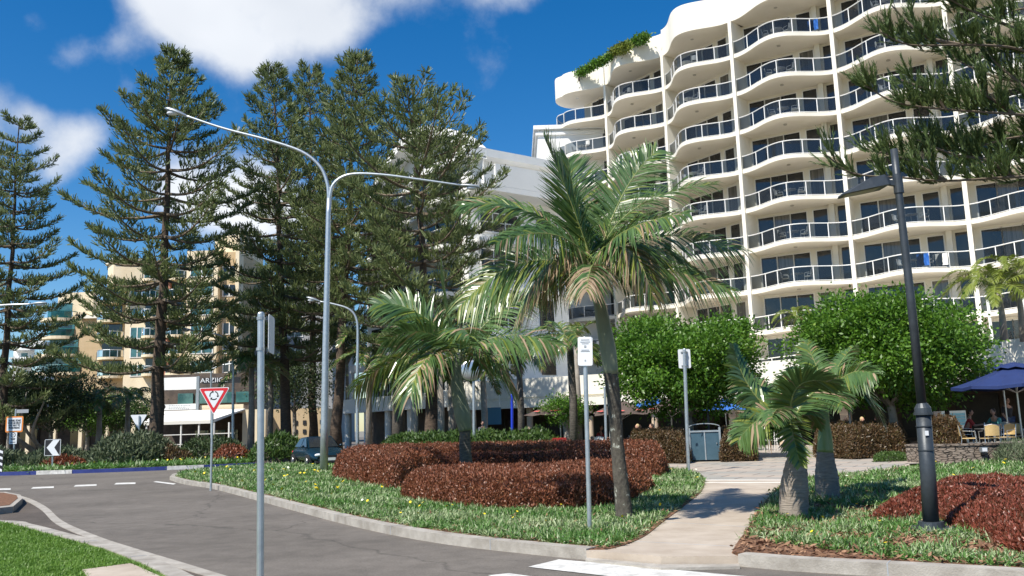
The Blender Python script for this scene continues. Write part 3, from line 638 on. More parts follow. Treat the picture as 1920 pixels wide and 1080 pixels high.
for k in range(5):
    z0 = zt - 6.4 - k * flr
    if z0 < 3: break
    mm = MB(); gl = MB()
    for x0, x1 in ((1.0, 4.4),):
        a = C0 - FD * .06 + SD * x0; b = C0 - FD * .06 + SD * x1
        fbar(gl, I2(a), I2(b), z0, z0 + 2.1, .05)
        for t in (0, .33, .66, 1): q = a + (b - a) * t; mm.bar((*I2(q - FD * .05), z0 - .05), (*I2(q - FD * .05), z0 + 2.15), .09, .09, 0, (1, 0, 0))
        for zz in (-.04, .7, 1.4, 2.14): fbar(mm, I2(a - FD * .05), I2(b - FD * .05), z0 + zz - .04, z0 + zz + .04, .1)
    g_ = gl.build('window', 'window', wb); mm.build('frame', 'rail', g_)
    gl = MB(); a = C0 - FD * .06 + SD * 6.2; fbar(gl, I2(a), I2(a + SD * 1.3), z0, z0 + 2.1, .05); gl.build('window', 'window', wb)
    sl = MB(); fbar(sl, I2(C0 - FD * .6 + SD * .4), I2(C0 - FD * .6 + SD * 9), z0 - 1.0, z0 - .7, 1.2); sl.build('ledge', 'white_bld', wb)
# curved crest over the front and balconies along the front
nv = np.array((FD[1], -FD[0])); nv = nv if nv[1] < 0 else -nv
cr_ = MB(); n = 16
for k in range(n):
    t0, t1 = k / n, (k + 1) / n; h = lambda t: zt - .1 + 3.2 * max(0, math.sin(math.pi * min(1, t ** .85)))
    a = C0 + FD * LF * t0 + nv * .5 * math.sin(math.pi * t0); b = C0 + FD * LF * t1 + nv * .5 * math.sin(math.pi * t1)
    for off, th in ((0, .25),):
        a3 = np.array((*I2(a), 0)); b3 = np.array((*I2(b), 0)); bk = np.array((*(-nv * 1.8), 0))
        V = [a3 + (0, 0, h(t0) - .8), b3 + (0, 0, h(t1) - .8), b3 + (0, 0, h(t1)), a3 + (0, 0, h(t0))]; V += [v + bk for v in V]
        cr_.add(V, [(0, 1, 2, 3), (7, 6, 5, 4), (3, 2, 6, 7), (4, 5, 1, 0)])
        w2 = np.array((*(-nv * 1.5), 0)); cr_.add([a3 + w2 + (0, 0, zt - 3.65), b3 + w2 + (0, 0, zt - 3.65), b3 + w2 + (0, 0, h(t1) - .7), a3 + w2 + (0, 0, h(t0) - .7)], [(0, 1, 2, 3)])
cr_.build('roof_crest', 'white_bld', wb)
for k in range(6):
    z0 = zt - 4.0 - k * flr
    if z0 < 4: break
    bs = MB(); edge = [tuple(I2(C0 + FD * LF * t + nv * (1.1 + .7 * math.sin(math.pi * 2 * t * 1.5 + .5)))) for t in np.linspace(.04, 1, 26)]
    bs.prism(edge + [tuple(I2(C0 + FD * LF)), tuple(I2(C0 + FD * LF * .04))], z0 - .3, z0); bl = bs.build('balcony', 'white_bld', wb)
    rr = MB(); rr.tube([(*e, z0 + 1.05) for e in edge], .04, 5)
    for e in edge[::2]: rr.bar((*e, z0), (*e, z0 + 1.05), .05, .05, 0, (1, 0, 0))
    rr.build('railing', 'rail', bl)
    wn = MB(); fbar(wn, I2(C0 + FD * 1 + nv * .06), I2(C0 + FD * (LF - 1) + nv * .06), z0 + .1, z0 + 2.3, .05); wn.build('window', 'window', wb)
# lift tower with cornice behind, at the hotel's flank
tb = P(1070, 300, 76)[:2]; tw = empty('lift_tower', (*tb, 0), 'plain white tower with moulded cornice and roof aerial behind the left end of the hotel', 'tower')
zt2 = zof(1020, 258, 76)
MB().box(-3.0, 6, -2, 6, 0, zt2).build('wall', 'white_bld', tw); MB().box(-3.35, 6.3, -2.35, 6.3, zt2 + .003, zt2 + .35).build('cornice', 'white_bld', tw); MB().box(-3.18, 6.2, -2.18, 6.2, zt2 - .5, zt2 - .2).build('cornice', 'white_bld', tw)
an = MB(); an.bar((-1.5, 1, zt2 + .3), (-1.5, 1, zt2 + 1.2), .05, .05, 0, (1, 0, 0)); an.bar((-3.2, 1, zt2 + 1.1), (.2, 1, zt2 + 1.1), .04, .04)
for k in range(7): an.bar((-3.1 + k * .5, .7, zt2 + 1.1), (-3.1 + k * .5, 1.3, zt2 + 1.1), .03, .03)
an.build('aerial', 'galv', tw)
# two storey arcade left of the hotel podium
AA = P(640, 800, 71)[:2]; AB = np.array((-4.5, 58.9)); ad, an_ = seg_norm(AA, AB)
ab = empty('arcade_building', (*AA, 0), 'low white two storey shop arcade with terrace railing behind the pines', 'building'); J = lambda q: np.array(q) - AA; al = np.linalg.norm(AB - AA)
f = MB(); fbar(f, J(AA), J(AB), 3.0, 4.1, .4); f.build('fascia', 'white_bld', ab)
MB().prism([tuple(J(AA)), tuple(J(AB)), tuple(J(AB + an_ * 8)), tuple(J(AA + an_ * 8))], 3.1, 3.4).build('terrace_floor', 'white_bld', ab)
f = MB(); fbar(f, J(AA + an_ * 1), J(AB + an_ * 1), 6.3, 6.9, .5); f.build('verandah_roof', 'white_bld', ab)
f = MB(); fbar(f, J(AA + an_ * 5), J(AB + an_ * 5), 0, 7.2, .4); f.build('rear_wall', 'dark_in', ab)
f = MB(); f.tube([(*J(AA), 5.1), (*J(AB), 5.1)], .04, 5)
for q in np.arange(0, al, .35): f.bar((*J(AA + ad * q), 4.1), (*J(AA + ad * q), 5.1), .04, .04, 0, (1, 0, 0))
f.build('railing', 'galv_dark', ab)
for q in np.arange(.4, al, 3.2):
    MB().cyl(J(AA + ad * q + an_ * .4), .28, 0, 3.1, 12).build('pillar', 'white_bld', ab); MB().cyl(J(AA + ad * q + an_ * .8), .1, 4.1, 6.3, 8).build('post', 'rail', ab)
for q in np.arange(1.5, al - 2, 3.2):
    f = MB(); fbar(f, J(AA + ad * q + an_ * 4.7), J(AA + ad * (q + 2) + an_ * 4.7), .3, 2.7, .08); f.build('shop_window', 'shop_glass', ab)

# ------------------------------------------------------------ cream apartment tower and its neighbours
def X(px, d, py=800): return P(px, py, d)[0]
def Z(py, d, px=300): return P(px, py, d)[2]
D = 122.0
ca = empty('apartment_tower', (X(300, D), D, 0), 'cream apartment tower with shaded tan side and teal windows rising behind the tallest left pine', 'building')
ox = X(300, D)
def blk(parent, name, px0, px1, pyt, d, deep, m, ox_, zb=0.0, py_=650, off=0):
    a, b = X(px0, d, py_) - ox_, X(px1, d, py_) - ox_
    return MB().box(a, b, off, off + deep, zb, Z(pyt, d, (px0 + px1) / 2)).build(name, m, parent)
blk(ca, 'wall', 346, 406, 470, D, 16, 'cream', ox); blk(ca, 'side_wall', 406.3, 446, 470, D, 14, 'tan', ox, off=1.0)  # side face lies in shade; the tan puts that shade into its colour
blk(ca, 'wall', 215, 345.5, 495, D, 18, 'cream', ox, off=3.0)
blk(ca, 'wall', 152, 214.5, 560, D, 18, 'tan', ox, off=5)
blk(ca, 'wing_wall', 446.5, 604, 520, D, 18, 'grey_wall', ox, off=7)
blk(ca, 'pilaster', 441, 448, 430, D, 2, 'cream', ox, off=-.6); blk(ca, 'roof_room', 385, 445, 432, D, 9, 'cream', ox, off=3, zb=Z(475, D))
# angled penthouse left
hx, hz0, hz1 = X(225, D, 500) - ox, Z(530, D, 225), Z(487, D, 225)
MB().prism([(hx - 3.6, 4), (hx - 1.2, .6), (hx + 2.6, 1.4), (hx + 4.2, 5), (hx + 4, 12), (hx - 3.6, 12)], hz0, hz1).build('penthouse_wall', 'cream', ca)
MB().prism([(hx - 4, 4), (hx - 1.3, .2), (hx + 2.8, 1.0), (hx + 4.6, 5), (hx + 4.4, 12.4), (hx - 4, 12.4)], hz1 + .003, hz1 + .35).build('penthouse_roof', 'white_wall', ca)
for py in range(500, 700, 36):
    for (a_, b_, of, mm) in ((358, 399, 0, 'window_teal'), (316 - 88, 316 - 62, 3.0, 'window_teal'), (414, 438, 1.0, 'window'), (462, 488, 7, 'window'), (515, 545, 7, 'window')):
        za, zb = Z(py + 20, D), Z(py, D); xa, xb = X(a_, D, py) - ox, X(b_, D, py) - ox
        g = MB().box(xa, xb, of - .04, of + .1, za, zb).build('window', mm, ca)
        fr = MB()
        for q in np.linspace(xa, xb, 3): fr.box(q - .06, q + .06, of - .1, of - .041, za - .05, zb + .05)
        fr.box(xa - .1, xb + .1, of - .1, of - .042, za - .14, za - .051); fr.build('frame', 'rail', g)
    # band lines
    MB().box(X(345, D, py) - ox, X(407, D, py) - ox, -.07, -.003, Z(py + 34, D), Z(py + 32.5, D)).build('string_course', 'tan', ca)
    for (pc, pw, of) in ((320, 26, 3.0), (180, 28, 5.0), (270, 20, 3.0)):
        if py < 520 and pc == 180: continue
        xc = X(pc, D, py) - ox; rw = pw * D / FPX * .95; z0 = Z(py + 18, D)
        arc = [(xc + rw * math.cos(t), of - 1.9 * math.sin(t)) for t in np.linspace(0, math.pi, 13)]
        b = MB().prism(arc, z0 - .35, z0).build('balcony', 'cream', ca)
        g = MB(); V = []
        for q in arc: V += [(q[0], q[1] + .05, z0 + .06), (q[0], q[1] + .05, z0 + 1.0)]
        g.add(V, [(2 * i, 2 * i + 2, 2 * i + 3, 2 * i + 1) for i in range(12)]); g.build('glass_panel', 'glass_teal', b)
        r = MB(); r.tube([(q[0], q[1] + .05, z0 + 1.02) for q in arc], .05, 5)
        for q in arc[1:-1:2]: r.box(q[0] - .04, q[0] + .04, q[1] + .01, q[1] + .09, z0, z0 + 1)
        r.build('railing', 'galv', b)
        MB().box(xc - rw * .75, xc + rw * .75, of - .03, of + .05, z0 + .02, z0 + 2.3).build('window', 'window', ca)
for px, ct in ((300, 'pink'), (344, 'white_wall'), (281, 'white_wall')):
    MB().box(X(px, D, 650) - ox - .3, X(px, D, 650) - ox + .3, 2.2, 2.7, 0, Z(500, D)).build('pilaster', ct, ca)
# teal balcony building
D2_ = 140.0; ox2 = X(130, D2_)
tb_ = empty('apartment_block', (ox2, D2_, 0), 'low cream apartment block with rounded teal glass balconies at the far left', 'building')
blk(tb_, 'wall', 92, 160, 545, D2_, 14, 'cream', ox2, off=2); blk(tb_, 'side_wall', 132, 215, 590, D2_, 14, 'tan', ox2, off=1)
for k, py in enumerate((588, 622, 656, 690)):
    xc = X(100, D2_, py) - ox2; z0 = Z(py + 8, D2_, 100); wd = (2.9, 3.3, 3.9, 4.4)[k]
    arc = [(xc + wd * math.cos(t), 2 - 2.6 * math.sin(t)) for t in np.linspace(0, math.pi, 15)]
    b = MB().prism(arc, z0 - .5, z0).build('balcony', 'cream', tb_); V = []
    for q in arc: V += [(q[0], q[1] - .01, z0 + .02), (q[0], q[1] - .01, z0 + 1.1)]
    g = MB(); g.add(V, [(2 * i, 2 * i + 2, 2 * i + 3, 2 * i + 1) for i in range(14)]); g.build('glass_panel', 'glass_teal', b)
    g = MB(); g.tube([(q[0], q[1], z0 + 1.12) for q in arc], .07, 5); g.build('railing', 'teal', b)
    MB().box(xc - wd * .3, xc + wd * .9, .9, .98, z0 + .05, z0 + 2.5).build('window', 'window_teal', tb_)
MB().box(X(148, D2_, 560) - ox2, X(216, D2_, 560) - ox2, .3, 15, Z(592, D2_), Z(586, D2_)).build('roof', 'white_wall', tb_)
g = MB().box(X(176, D2_, 660) - ox2, X(186, D2_, 660) - ox2, .93, .99, Z(672, D2_), Z(656, D2_)).build('window', 'window', tb_)
D3 = 175.0; ox3 = X(50, D3)
fb = empty('apartment_block', (ox3, D3, 0), 'small distant white apartment block with stepped balconies at the left edge', 'building')
blk(fb, 'wall', 26, 82, 640, D3, 12, 'white_bld', ox3)
for py in (646, 662, 678, 694, 710):
    MB().box(X(22, D3) - ox3, X(60, D3) - ox3, -2.2, -.003, Z(py + 12, D3, 50), Z(py + 9, D3, 50)).build('balcony', 'white_bld', fb)
    MB().box(X(32, D3) - ox3, X(44, D3) - ox3, -.05, .05, Z(py + 8, D3, 50), Z(py, D3, 50)).build('window', 'window_teal', fb)
    MB().box(X(58, D3) - ox3, X(72, D3) - ox3, -.05, .05, Z(py + 8, D3, 50), Z(py, D3, 50)).build('window', 'window', fb)
# restaurant row below the tower
DS = 96.0; ox4 = X(380, DS)
rs = empty('restaurant_building', (ox4, DS, 0), 'two storey restaurant with long white awning and black name board behind the roundabout', 'building')
def rb(name, px0, px1, py0, py1, y0, y1, m, parent=rs):
    pc = (px0 + px1) / 2
    return MB().box(X(px0, DS, py1) - ox4, X(px1, DS, py1) - ox4, y0, y1, Z(py1, DS, pc), Z(py0, DS, pc)).build(name, m, parent)
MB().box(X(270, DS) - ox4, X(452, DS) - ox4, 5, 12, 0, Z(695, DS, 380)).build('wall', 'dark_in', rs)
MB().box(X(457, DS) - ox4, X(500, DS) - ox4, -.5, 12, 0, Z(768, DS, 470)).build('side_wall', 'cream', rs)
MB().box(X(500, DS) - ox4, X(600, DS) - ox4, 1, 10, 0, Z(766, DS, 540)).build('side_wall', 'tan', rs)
MB().box(X(268, DS) - ox4, X(455, DS) - ox4, 0, 5, Z(775, DS, 380), Z(769, DS, 380)).build('floor_slab', 'cream', rs)
rb('fascia', 295, 370, 708, 731, -.3, 0, 'white_bld')
rb('balustrade', 376, 457, 759, 769, -.2, 0, 'cream'); rb('pilaster', 370, 375, 706, 769, -.5, -.22, 'galv_dark')
rb('balustrade', 296, 369, 758, 769, -.28, -.04, 'white_bld')
nb = rb('name_board', 382, 452, 708, 719, -.4, -.2, 'sign_black')
T = Matrix.Translation((X(404, DS, 713) - ox4, -.43, Z(713.5, DS, 404))) @ STAND
text_mesh('lettering', 'ARZIIOS', .72, T, 'sign_white', nb, .01, 1.15)
T = Matrix.Translation((X(334, DS, 734) - ox4, -.31, Z(734.5, DS, 334))) @ STAND
t_ = MB()
for k, (a, b, py) in enumerate(((318, 358, 760.5), (318, 350, 763.5), (318, 354, 766.5))):
    x = a
    while x < b: 
        wv = random.uniform(1.5, 4); t_.box(X(x, DS, py) - ox4, X(x + wv, DS, py) - ox4, -.29, -.281, Z(py + .7, DS, x), Z(py - .7, DS, x)); x += wv + 1
lg = MB(); lg.ell((X(309, DS, 734) - ox4, -.285, Z(763, DS, 309)), (.26, .02, .26)); lg.build('round_logo', 'sign_black', rs); t_.build('lettering', 'sign_grey', rs)
# awning
za, zb = Z(769, DS, 380), Z(788, DS - 4, 380); xa, xb = X(300, DS) - ox4, X(462, DS) - ox4
aw = MB(); aw.add([(xa, -.5, za), (xb, -.5, za), (xb - 2.4, -4.2, zb), (xa, -4.2, zb), (xa, -.5, za - .1), (xb, -.5, za - .1), (xb - 2.4, -4.2, zb - .35), (xa, -4.2, zb - .35)], [(0, 3, 2, 1), (3, 7, 6, 2), (4, 5, 6, 7), (2, 6, 5, 1), (0, 4, 7, 3)])
aw.build('awning', 'canvas', rs)
for px in (304, 332, 366, 398, 425, 452): MB().cyl((X(px, DS) - ox4, -4.0), .1, 0, zb - .3, 8).build('post', 'rail', rs)
f = MB(); f.box(xa, xb, -4.05, -3.95, .75, .82); f.box(xa, xb, -4.05, -3.95, 1.75, 1.83); f.build('rail', 'rail', rs)
for a_, b_ in ((336, 362), (372, 395), (402, 420)): MB().box(X(a_, DS) - ox4, X(b_, DS) - ox4, 4.8, 4.95, .4, 2.2).build('window', 'window_teal', rs)
for a_, b_ in ((300, 330), (335, 365), (382, 410), (415, 448)): MB().box(X(a_, DS) - ox4, X(b_, DS) - ox4, 4.8, 4.95, Z(756, DS), Z(735, DS)).build('window', 'window_teal', rs)
for i in range(4):
    for j in range(3): MB().box(X(548 + i * 16, DS) - ox4, X(554 + i * 16, DS) - ox4, .9, 1.05, Z(796 + j * 17, DS, 570), Z(788 + j * 17, DS, 570)).build('window', 'sign_black', rs)
# low arcade behind the far left trees
sb = empty('shop_row', (X(100, 100), 100, 0), 'low shaded shop row with cream posts behind the broad trees at far left', 'building')
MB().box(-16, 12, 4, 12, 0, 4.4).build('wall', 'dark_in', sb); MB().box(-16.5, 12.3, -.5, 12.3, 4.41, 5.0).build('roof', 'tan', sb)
for q in range(-15, 12, 3): MB().box(q, q + .4, -.2, .2, 0, 4.4).build('post', 'cream', sb)
for q in (-12, -6, 0, 6): MB().box(q, q + 2.4, 3.9, 3.98, .6, 3).build('window', 'window', sb)

# ------------------------------------------------------------ Norfolk Island pines
def pine_branch(tw, fo, base, azi, Ln, rise, curl, r0, cord=.46, ncord=5, dens=3.9, wd=.078, inner=.2, cw=1.0):
    rad = np.array((math.cos(azi), math.sin(azi), 0)); side = np.array((-math.sin(azi), math.cos(azi), 0))
    s = np.linspace(0, 1, 8); bend = random.uniform(-.12, .12)
    path = np.array([base + rad * Ln * t + side * Ln * bend * t * t + np.array((0, 0, Ln * (rise * t + curl * t ** 2.4 - .10 * math.sin(math.pi * t)))) for t in s])
    tw.tube(path, r0 * (1 - .85 * s), 5, 0, False)
    nt = max(6, int(Ln * dens)); ts = np.linspace(inner, 1, nt)
    for sd_ in (-1, 1):
        t = np.clip(ts + rng.uniform(-.015, .015, nt), 0, 1)
        p = np.stack([np.interp(t, s, path[:, k]) for k in range(3)], 1)
        tl = cw * (.30 + 1.0 * np.sin(np.pi * np.clip(.25 + .72 * t, 0, 1)) ** 1.0) * min(1.0, .45 + Ln * .11) * rng.uniform(.7, 1.15, nt)
        d = unit(rad[None] * rng.uniform(.45, .85, nt)[:, None] + side[None] * sd_ * rng.uniform(.6, 1, nt)[:, None] + np.array((0, 0, 1.)) * rng.uniform(.0, .35, nt)[:, None])
        strips(tw, p, d, np.cross(d, (0, 0, 1.)), tl, .035, -.10, 1, 0, (1, .5))
        # cords
        u = rng.uniform(.15, 1.0, (nt, ncord)); q = (p[:, None] + d[:, None] * (tl[:, None] * u)[..., None]).reshape(-1, 3)
        dd = unit(np.repeat(d, ncord, 0) * rng.uniform(.3, .9, (nt * ncord, 1)) + np.array((0, 0, 1.)) * rng.uniform(.15, .8, (nt * ncord, 1)) + rng.normal(0, .34, (nt * ncord, 3)))
        wdv = rng.normal(size=dd.shape); strips(fo, q, dd, np.cross(dd, wdv), cord * rng.uniform(.6, 1.15, len(q)), wd, -.2, 1, 0, (1, .55))
    e = path[-1]; dd = unit(rad + np.array((0, 0, .8)) + rng.normal(0, .35, (8, 3))); strips(fo, np.repeat(e[None], 8, 0), dd, np.cross(dd, rng.normal(size=dd.shape)), cord * 1.1, wd, 0, 1, 0, (1, .5))
    return path
def pine_tree(base, top, Rmax, label, seed, first=.2, cwf=1.0, top_ascend=.6, prof=None, whorl=.85, ncord=6, r=.42, gap=0.0):
    global rng
    rng = np.random.default_rng(seed); random.seed(seed)
    base = np.array(base, float); top = np.array(top, float); H = top[2] - base[2]
    root = empty('pine_tree', base, label, 'tree', 'tall Norfolk pines across the road')
    tr, fo = MB(), MB(); lean = lambda z: base[:2] + (top[:2] - base[:2]) * ((z - base[2]) / H) ** 1.1
    zs = np.linspace(base[2], top[2], 16)
    jit = [np.r_[lean(z) + (rng.normal(0, .06, 2) if 0 < i < 15 else 0), z] - base for i, z in enumerate(zs)]
    tr.tube(jit, [max(.04, r * (1 - .93 * ((z - base[2]) / H) ** .85) * (1.25 if i == 0 else 1)) for i, z in enumerate(zs)], 12)
    z = base[2] + H * first
    tw = MB()
    while z < top[2] - .5:
        f = (z - base[2]) / H; k = 5 if f < .85 else 4; a0 = random.uniform(0, 6.28)
        Ln0 = Rmax * (prof(f) if prof else min(1, 1.25 * (1 - f) ** .62 + .06))
        for i in range(k):
            if random.random() < gap: continue
            az = a0 + i * 2 * math.pi / k + random.uniform(-.22, .22); Ln = max(.7, Ln0 * random.uniform(.72, 1.1))
            rise = .02 + top_ascend * max(0, f - .45) ** 1.1 * 1.6; curl = random.uniform(.05, .2)
            b = np.r_[lean(z), z] - base + (0, 0, random.uniform(-.15, .15))
            pine_branch(tw, fo, b, az, Ln, rise, curl, .035 + .016 * Ln, ncord=ncord, cw=cwf, inner=.5 if (top_ascend > .9 and f > .78) else .2)
        z += whorl * random.uniform(.8, 1.2) * (1 if f < .74 else .55 if top_ascend < .4 else .8)
    tr.build('trunk', 'bark', root, True)
    b = tw.build('branches', 'twig', root); b2 = fo.build('foliage', 'pine', root)
    return root
PF = lambda f: min(1, .10 + (1 - f) * 2.1)
def gp(px, py, d, z=0): q = P(px, py, d); return (q[0], q[1], z)
pine_tree(gp(290, 830, 56), P(327, 92, 56), 6.3, 'tallest left Norfolk pine with wide tiered branches and thick dark trunk', 11, first=.22, top_ascend=.35, whorl=1.45, ncord=8, gap=.06, cwf=.95, 
          prof=lambda f: float(np.interp(f, [0, .5, .72, .8, .86, .97], [1, 1, .82, .55, .36, .1])), r=.5)
pine_tree(gp(0, 835, 68), P(37, 222, 68), 5.6, 'leftmost Norfolk pine cut by the photo edge, with open sparse tiers', 12, first=.12, top_ascend=.45, whorl=1.35, ncord=8, r=.38, gap=.1, cwf=.85)
pine_tree(gp(536, 830, 64), P(512, 128, 64), 5.2, 'Norfolk pine with open ascending top branches just left of the tall double street lamp', 13, first=.24, top_ascend=.95, whorl=1.15, ncord=8, r=.44, gap=.12, prof=PF)
pine_tree(gp(588, 830, 76), P(580, 120, 76), 5.4, 'Norfolk pine with candelabra top rising directly behind the double street lamp', 14, first=.3, top_ascend=.95, whorl=1.15, ncord=8, r=.4, gap=.12, prof=PF)
pine_tree(gp(630, 835, 60), P(672, 92, 60), 4.9, 'Norfolk pine with the highest conical top in the middle group', 15, first=.34, top_ascend=.7, whorl=1.05, ncord=8, r=.42, gap=.1, prof=PF)
pine_tree(gp(812, 835, 52), P(772, 158, 52), 5.6, 'rightmost Norfolk pine of the middle group in front of the white curved roof', 16, first=.3, top_ascend=.75, whorl=1.05, ncord=8, r=.45, gap=.08, prof=lambda f: 1 if f < .74 else max(.1, 1 - (f - .74) * 3.3))

# near pine reaching in from the right
rng = np.random.default_rng(5); random.seed(5)
nb_ = np.array(gp(2190, 600, 16.3)); near = empty('pine_tree', nb_, 'nearby Norfolk pine whose needle branches hang into the top right corner', 'tree')
tr = MB(); tr.tube([(0, 0, 0), (.05, .05, 4), (0, .1, 9), (.1, 0, 15)], [.34, .28, .2, .06], 12); tr.build('trunk', 'bark', near, True)
tw, fo = MB(), MB()
def near_branch(pts, dens=9, tl=.62, ncord=7, start=.0, cord=.38):
    path = np.array([P(q[0], q[1], q[2] * 1.3) - nb_ for q in pts]); path = np.array(smooth_line(path, 5)); s = np.concatenate([[0], np.cumsum(np.linalg.norm(np.diff(path, axis=0), axis=1))]); Ltot = s[-1]; s /= Ltot
    tw.tube(path, .035 * (1 - .75 * s) + .004, 6, 0)
    n = int(Ltot * dens); t = np.sort(rng.uniform(start, 1, n)); p = np.stack([np.interp(t, s, path[:, k]) for k in range(3)], 1)
    T = unit(np.stack([np.interp(t, s, np.gradient(path[:, k])) for k in range(3)], 1)); S = unit(np.cross(T, (0, 0, 1.))); sg = np.where(np.arange(n) % 2, 1, -1)[:, None]
    d = unit(T * rng.uniform(.5, .9, (n, 1)) + S * sg * rng.uniform(.3, .9, (n, 1)) + np.array((0, 0, 1.)) * rng.uniform(-.1, .5, (n, 1)))
    l = tl * rng.uniform(.4, 1.1, n) * (1 - .4 * t); strips(tw, p, d, np.cross(d, (0, 0, 1.)), l, .014, -.15, 1, 0, (1, .6))
    u = rng.uniform(.1, 1.0, (n, ncord)); q = (p[:, None] + d[:, None] * (l[:, None] * u)[..., None]).reshape(-1, 3); m = len(q)
    dd = unit(np.repeat(d, ncord, 0) * .55 + np.array((-.1, 0, 1.)) * rng.uniform(.3, 1.1, (m, 1)) + rng.normal(0, .28, (m, 3))); cl = cord * rng.uniform(.55, 1.1, m)
    # every cord: a thin stem with short needles all round
    k = 20; v = np.linspace(.02, 1, k); c = (q[:, None] + dd[:, None] * (cl[:, None] * v)[..., None] + np.array((0, 0, 1.)) * (cl[:, None] * v * v * .15)[..., None]).reshape(-1, 3)
    D_ = np.repeat(dd, k, 0); sdv = unit(np.cross(D_, rng.normal(size=D_.shape))); nd = unit(D_ * 1.0 + sdv * .42)
    strips(fo, c, nd, np.cross(nd, rng.normal(size=nd.shape)), .085, .016, -.1, 1, 0, (1, .4))
    strips(fo, q, dd, np.cross(dd, rng.normal(size=dd.shape)), cl, .03, -.15, 2, 0, (1, .9, .4))
for b in ([(2190, 20, 12.5), (1990, 70, 12), (1860, 35, 11.8), (1784, 0, 11.6), (1740, -40, 11.5)], [(2190, 110, 12.5), (1990, 110, 12), (1890, 88, 11.6), (1800, 84, 11.4), (1705, 84, 11.2), (1650, 60, 11.1)],
          [(2190, 280, 12.5), (2000, 225, 12), (1900, 214, 11.6), (1773, 205, 11.3), (1680, 192, 11), (1622, 160, 10.9)], [(2190, 340, 12.5), (1990, 258, 12.3), (1900, 258, 12.2), (1830, 275, 12.1), (1730, 285, 12)],
          [(2190, 400, 12.5), (2020, 330, 12), (1900, 332, 11.6), (1773, 339, 11.3), (1690, 333, 11.1), (1600, 325, 11), (1548, 290, 11)],
          [(1990, 160, 12.5), (1890, 150, 12.6), (1830, 130, 12.7), (1790, 110, 12.8)], [(1990, 300, 12.8), (1900, 295, 12.7), (1840, 305, 12.6), (1800, 312, 12.6)],
          [(2190, -60, 12.5), (1990, -30, 12.8), (1880, -20, 13), (1800, -30, 13.2)], [(2190, 90, 12.8), (2000, 20, 13.2), (1900, 20, 13.4), (1850, 55, 13.6)]): near_branch(b)
near_branch([(1800, 84, 11.4), (1740, 70, 11.4), (1700, 40, 11.4), (1672, 10, 11.4)], ncord=4); near_branch([(1900, 214, 11.6), (1850, 180, 11.5), (1800, 160, 11.5)]); near_branch([(1900, 332, 11.6), (1850, 300, 11.6), (1790, 290, 11.6), (1720, 262, 11.6)])
near_branch([(1773, 205, 11.3), (1740, 170, 11.2), (1690, 150, 11.2)]); near_branch([(1773, 339, 11.3), (1700, 300, 11.2), (1650, 285, 11.1)]); near_branch([(1990, 225, 12), (1930, 170, 12), (1870, 120, 12), (1850, 90, 12)])
for k in range(26):
    a = random.uniform(-1.2, 1.9); zz = random.uniform(8.5, 14.5); b0 = np.array((0, 0, zz)); Ln = 3.6 * (1 - (zz - 6) / 11)
    pine_branch(tw, fo, b0, a, Ln, .15, .15, .04, cord=.26, ncord=7, dens=6, wd=.03)
tw.build('branches', 'twig', near); fo.build('foliage', 'pine_near', near)

# ------------------------------------------------------------ palms
PM = ['palm', 'palm_y', 'palm_dry', 'rachis']
def frond(base, ctrl, tip, ll=.6, n=60, dry=.04, yel=.08, droop=.45, width=.032, vlift=.25, rr=.02, fwd=.42, start=.12, nseg=3, tw=0.0):
    mb = MB(); base, ctrl, tip = map(lambda q: np.array(q, float), (base, ctrl, tip)); s = np.linspace(0, 1, 14)[:, None]
    path = (1 - s) ** 2 * base + 2 * s * (1 - s) * ctrl + s ** 2 * tip; mb.tube(path, rr * (1 - .85 * s[:, 0]), 6, 3)
    t = np.linspace(start, 1, n); tt = t[:, None]; p = (1 - tt) ** 2 * base + 2 * tt * (1 - tt) * ctrl + tt ** 2 * tip; T = unit(2 * (1 - tt) * (ctrl - base) + 2 * tt * (tip - ctrl))
    hz = unit(np.cross(tip - base + 1e-3, (0, 0, 1.)))
    for sg in (-1, 1):
        S = unit(hz[None] - T * (T @ hz)[:, None]); Nn = np.cross(S, T); Nn *= np.sign(Nn[:, 2:3] + 1e-6); S, Nn = S * math.cos(tw) + Nn * math.sin(tw), Nn * math.cos(tw) - S * math.sin(tw)
        f = (fwd + .5 * tt); d = unit(T * f + S * sg * (1 - .25 * tt) + Nn * vlift + rng.normal(0, .09, (n, 3)))
        ln = ll * np.clip(np.sin(np.pi * (.16 + .80 * t)), .1, 1) ** .6 * rng.uniform(.85, 1.1, n)
        wv = unit(np.cross(d, Nn) + rng.normal(0, .25, (n, 3)) + Nn * .3)
        u = rng.random(n); edge = np.clip((t - .2) * 1.3, 0, 1); mi = np.where(u < dry, 2, np.where(u < dry + yel, 1, 0))
        # last part of each leaflet may be dry: second strip
        strips(mb, p, d, wv, ln, width, droop * rng.uniform(.6, 1.3, n), nseg, mi)
        if dry > .25:
            m = rng.random(n) < dry; k = m.sum()
            if k: strips(mb, p[m] + d[m] * ln[m][:, None] * .45 - np.array((0, 0, 1.)) * droop * ln[m][:, None] * .2, unit(d[m] + np.array((0, 0, -1.3))), wv[m], ln[m] * .7, width * .9, .3, 2, 2)
    return mb
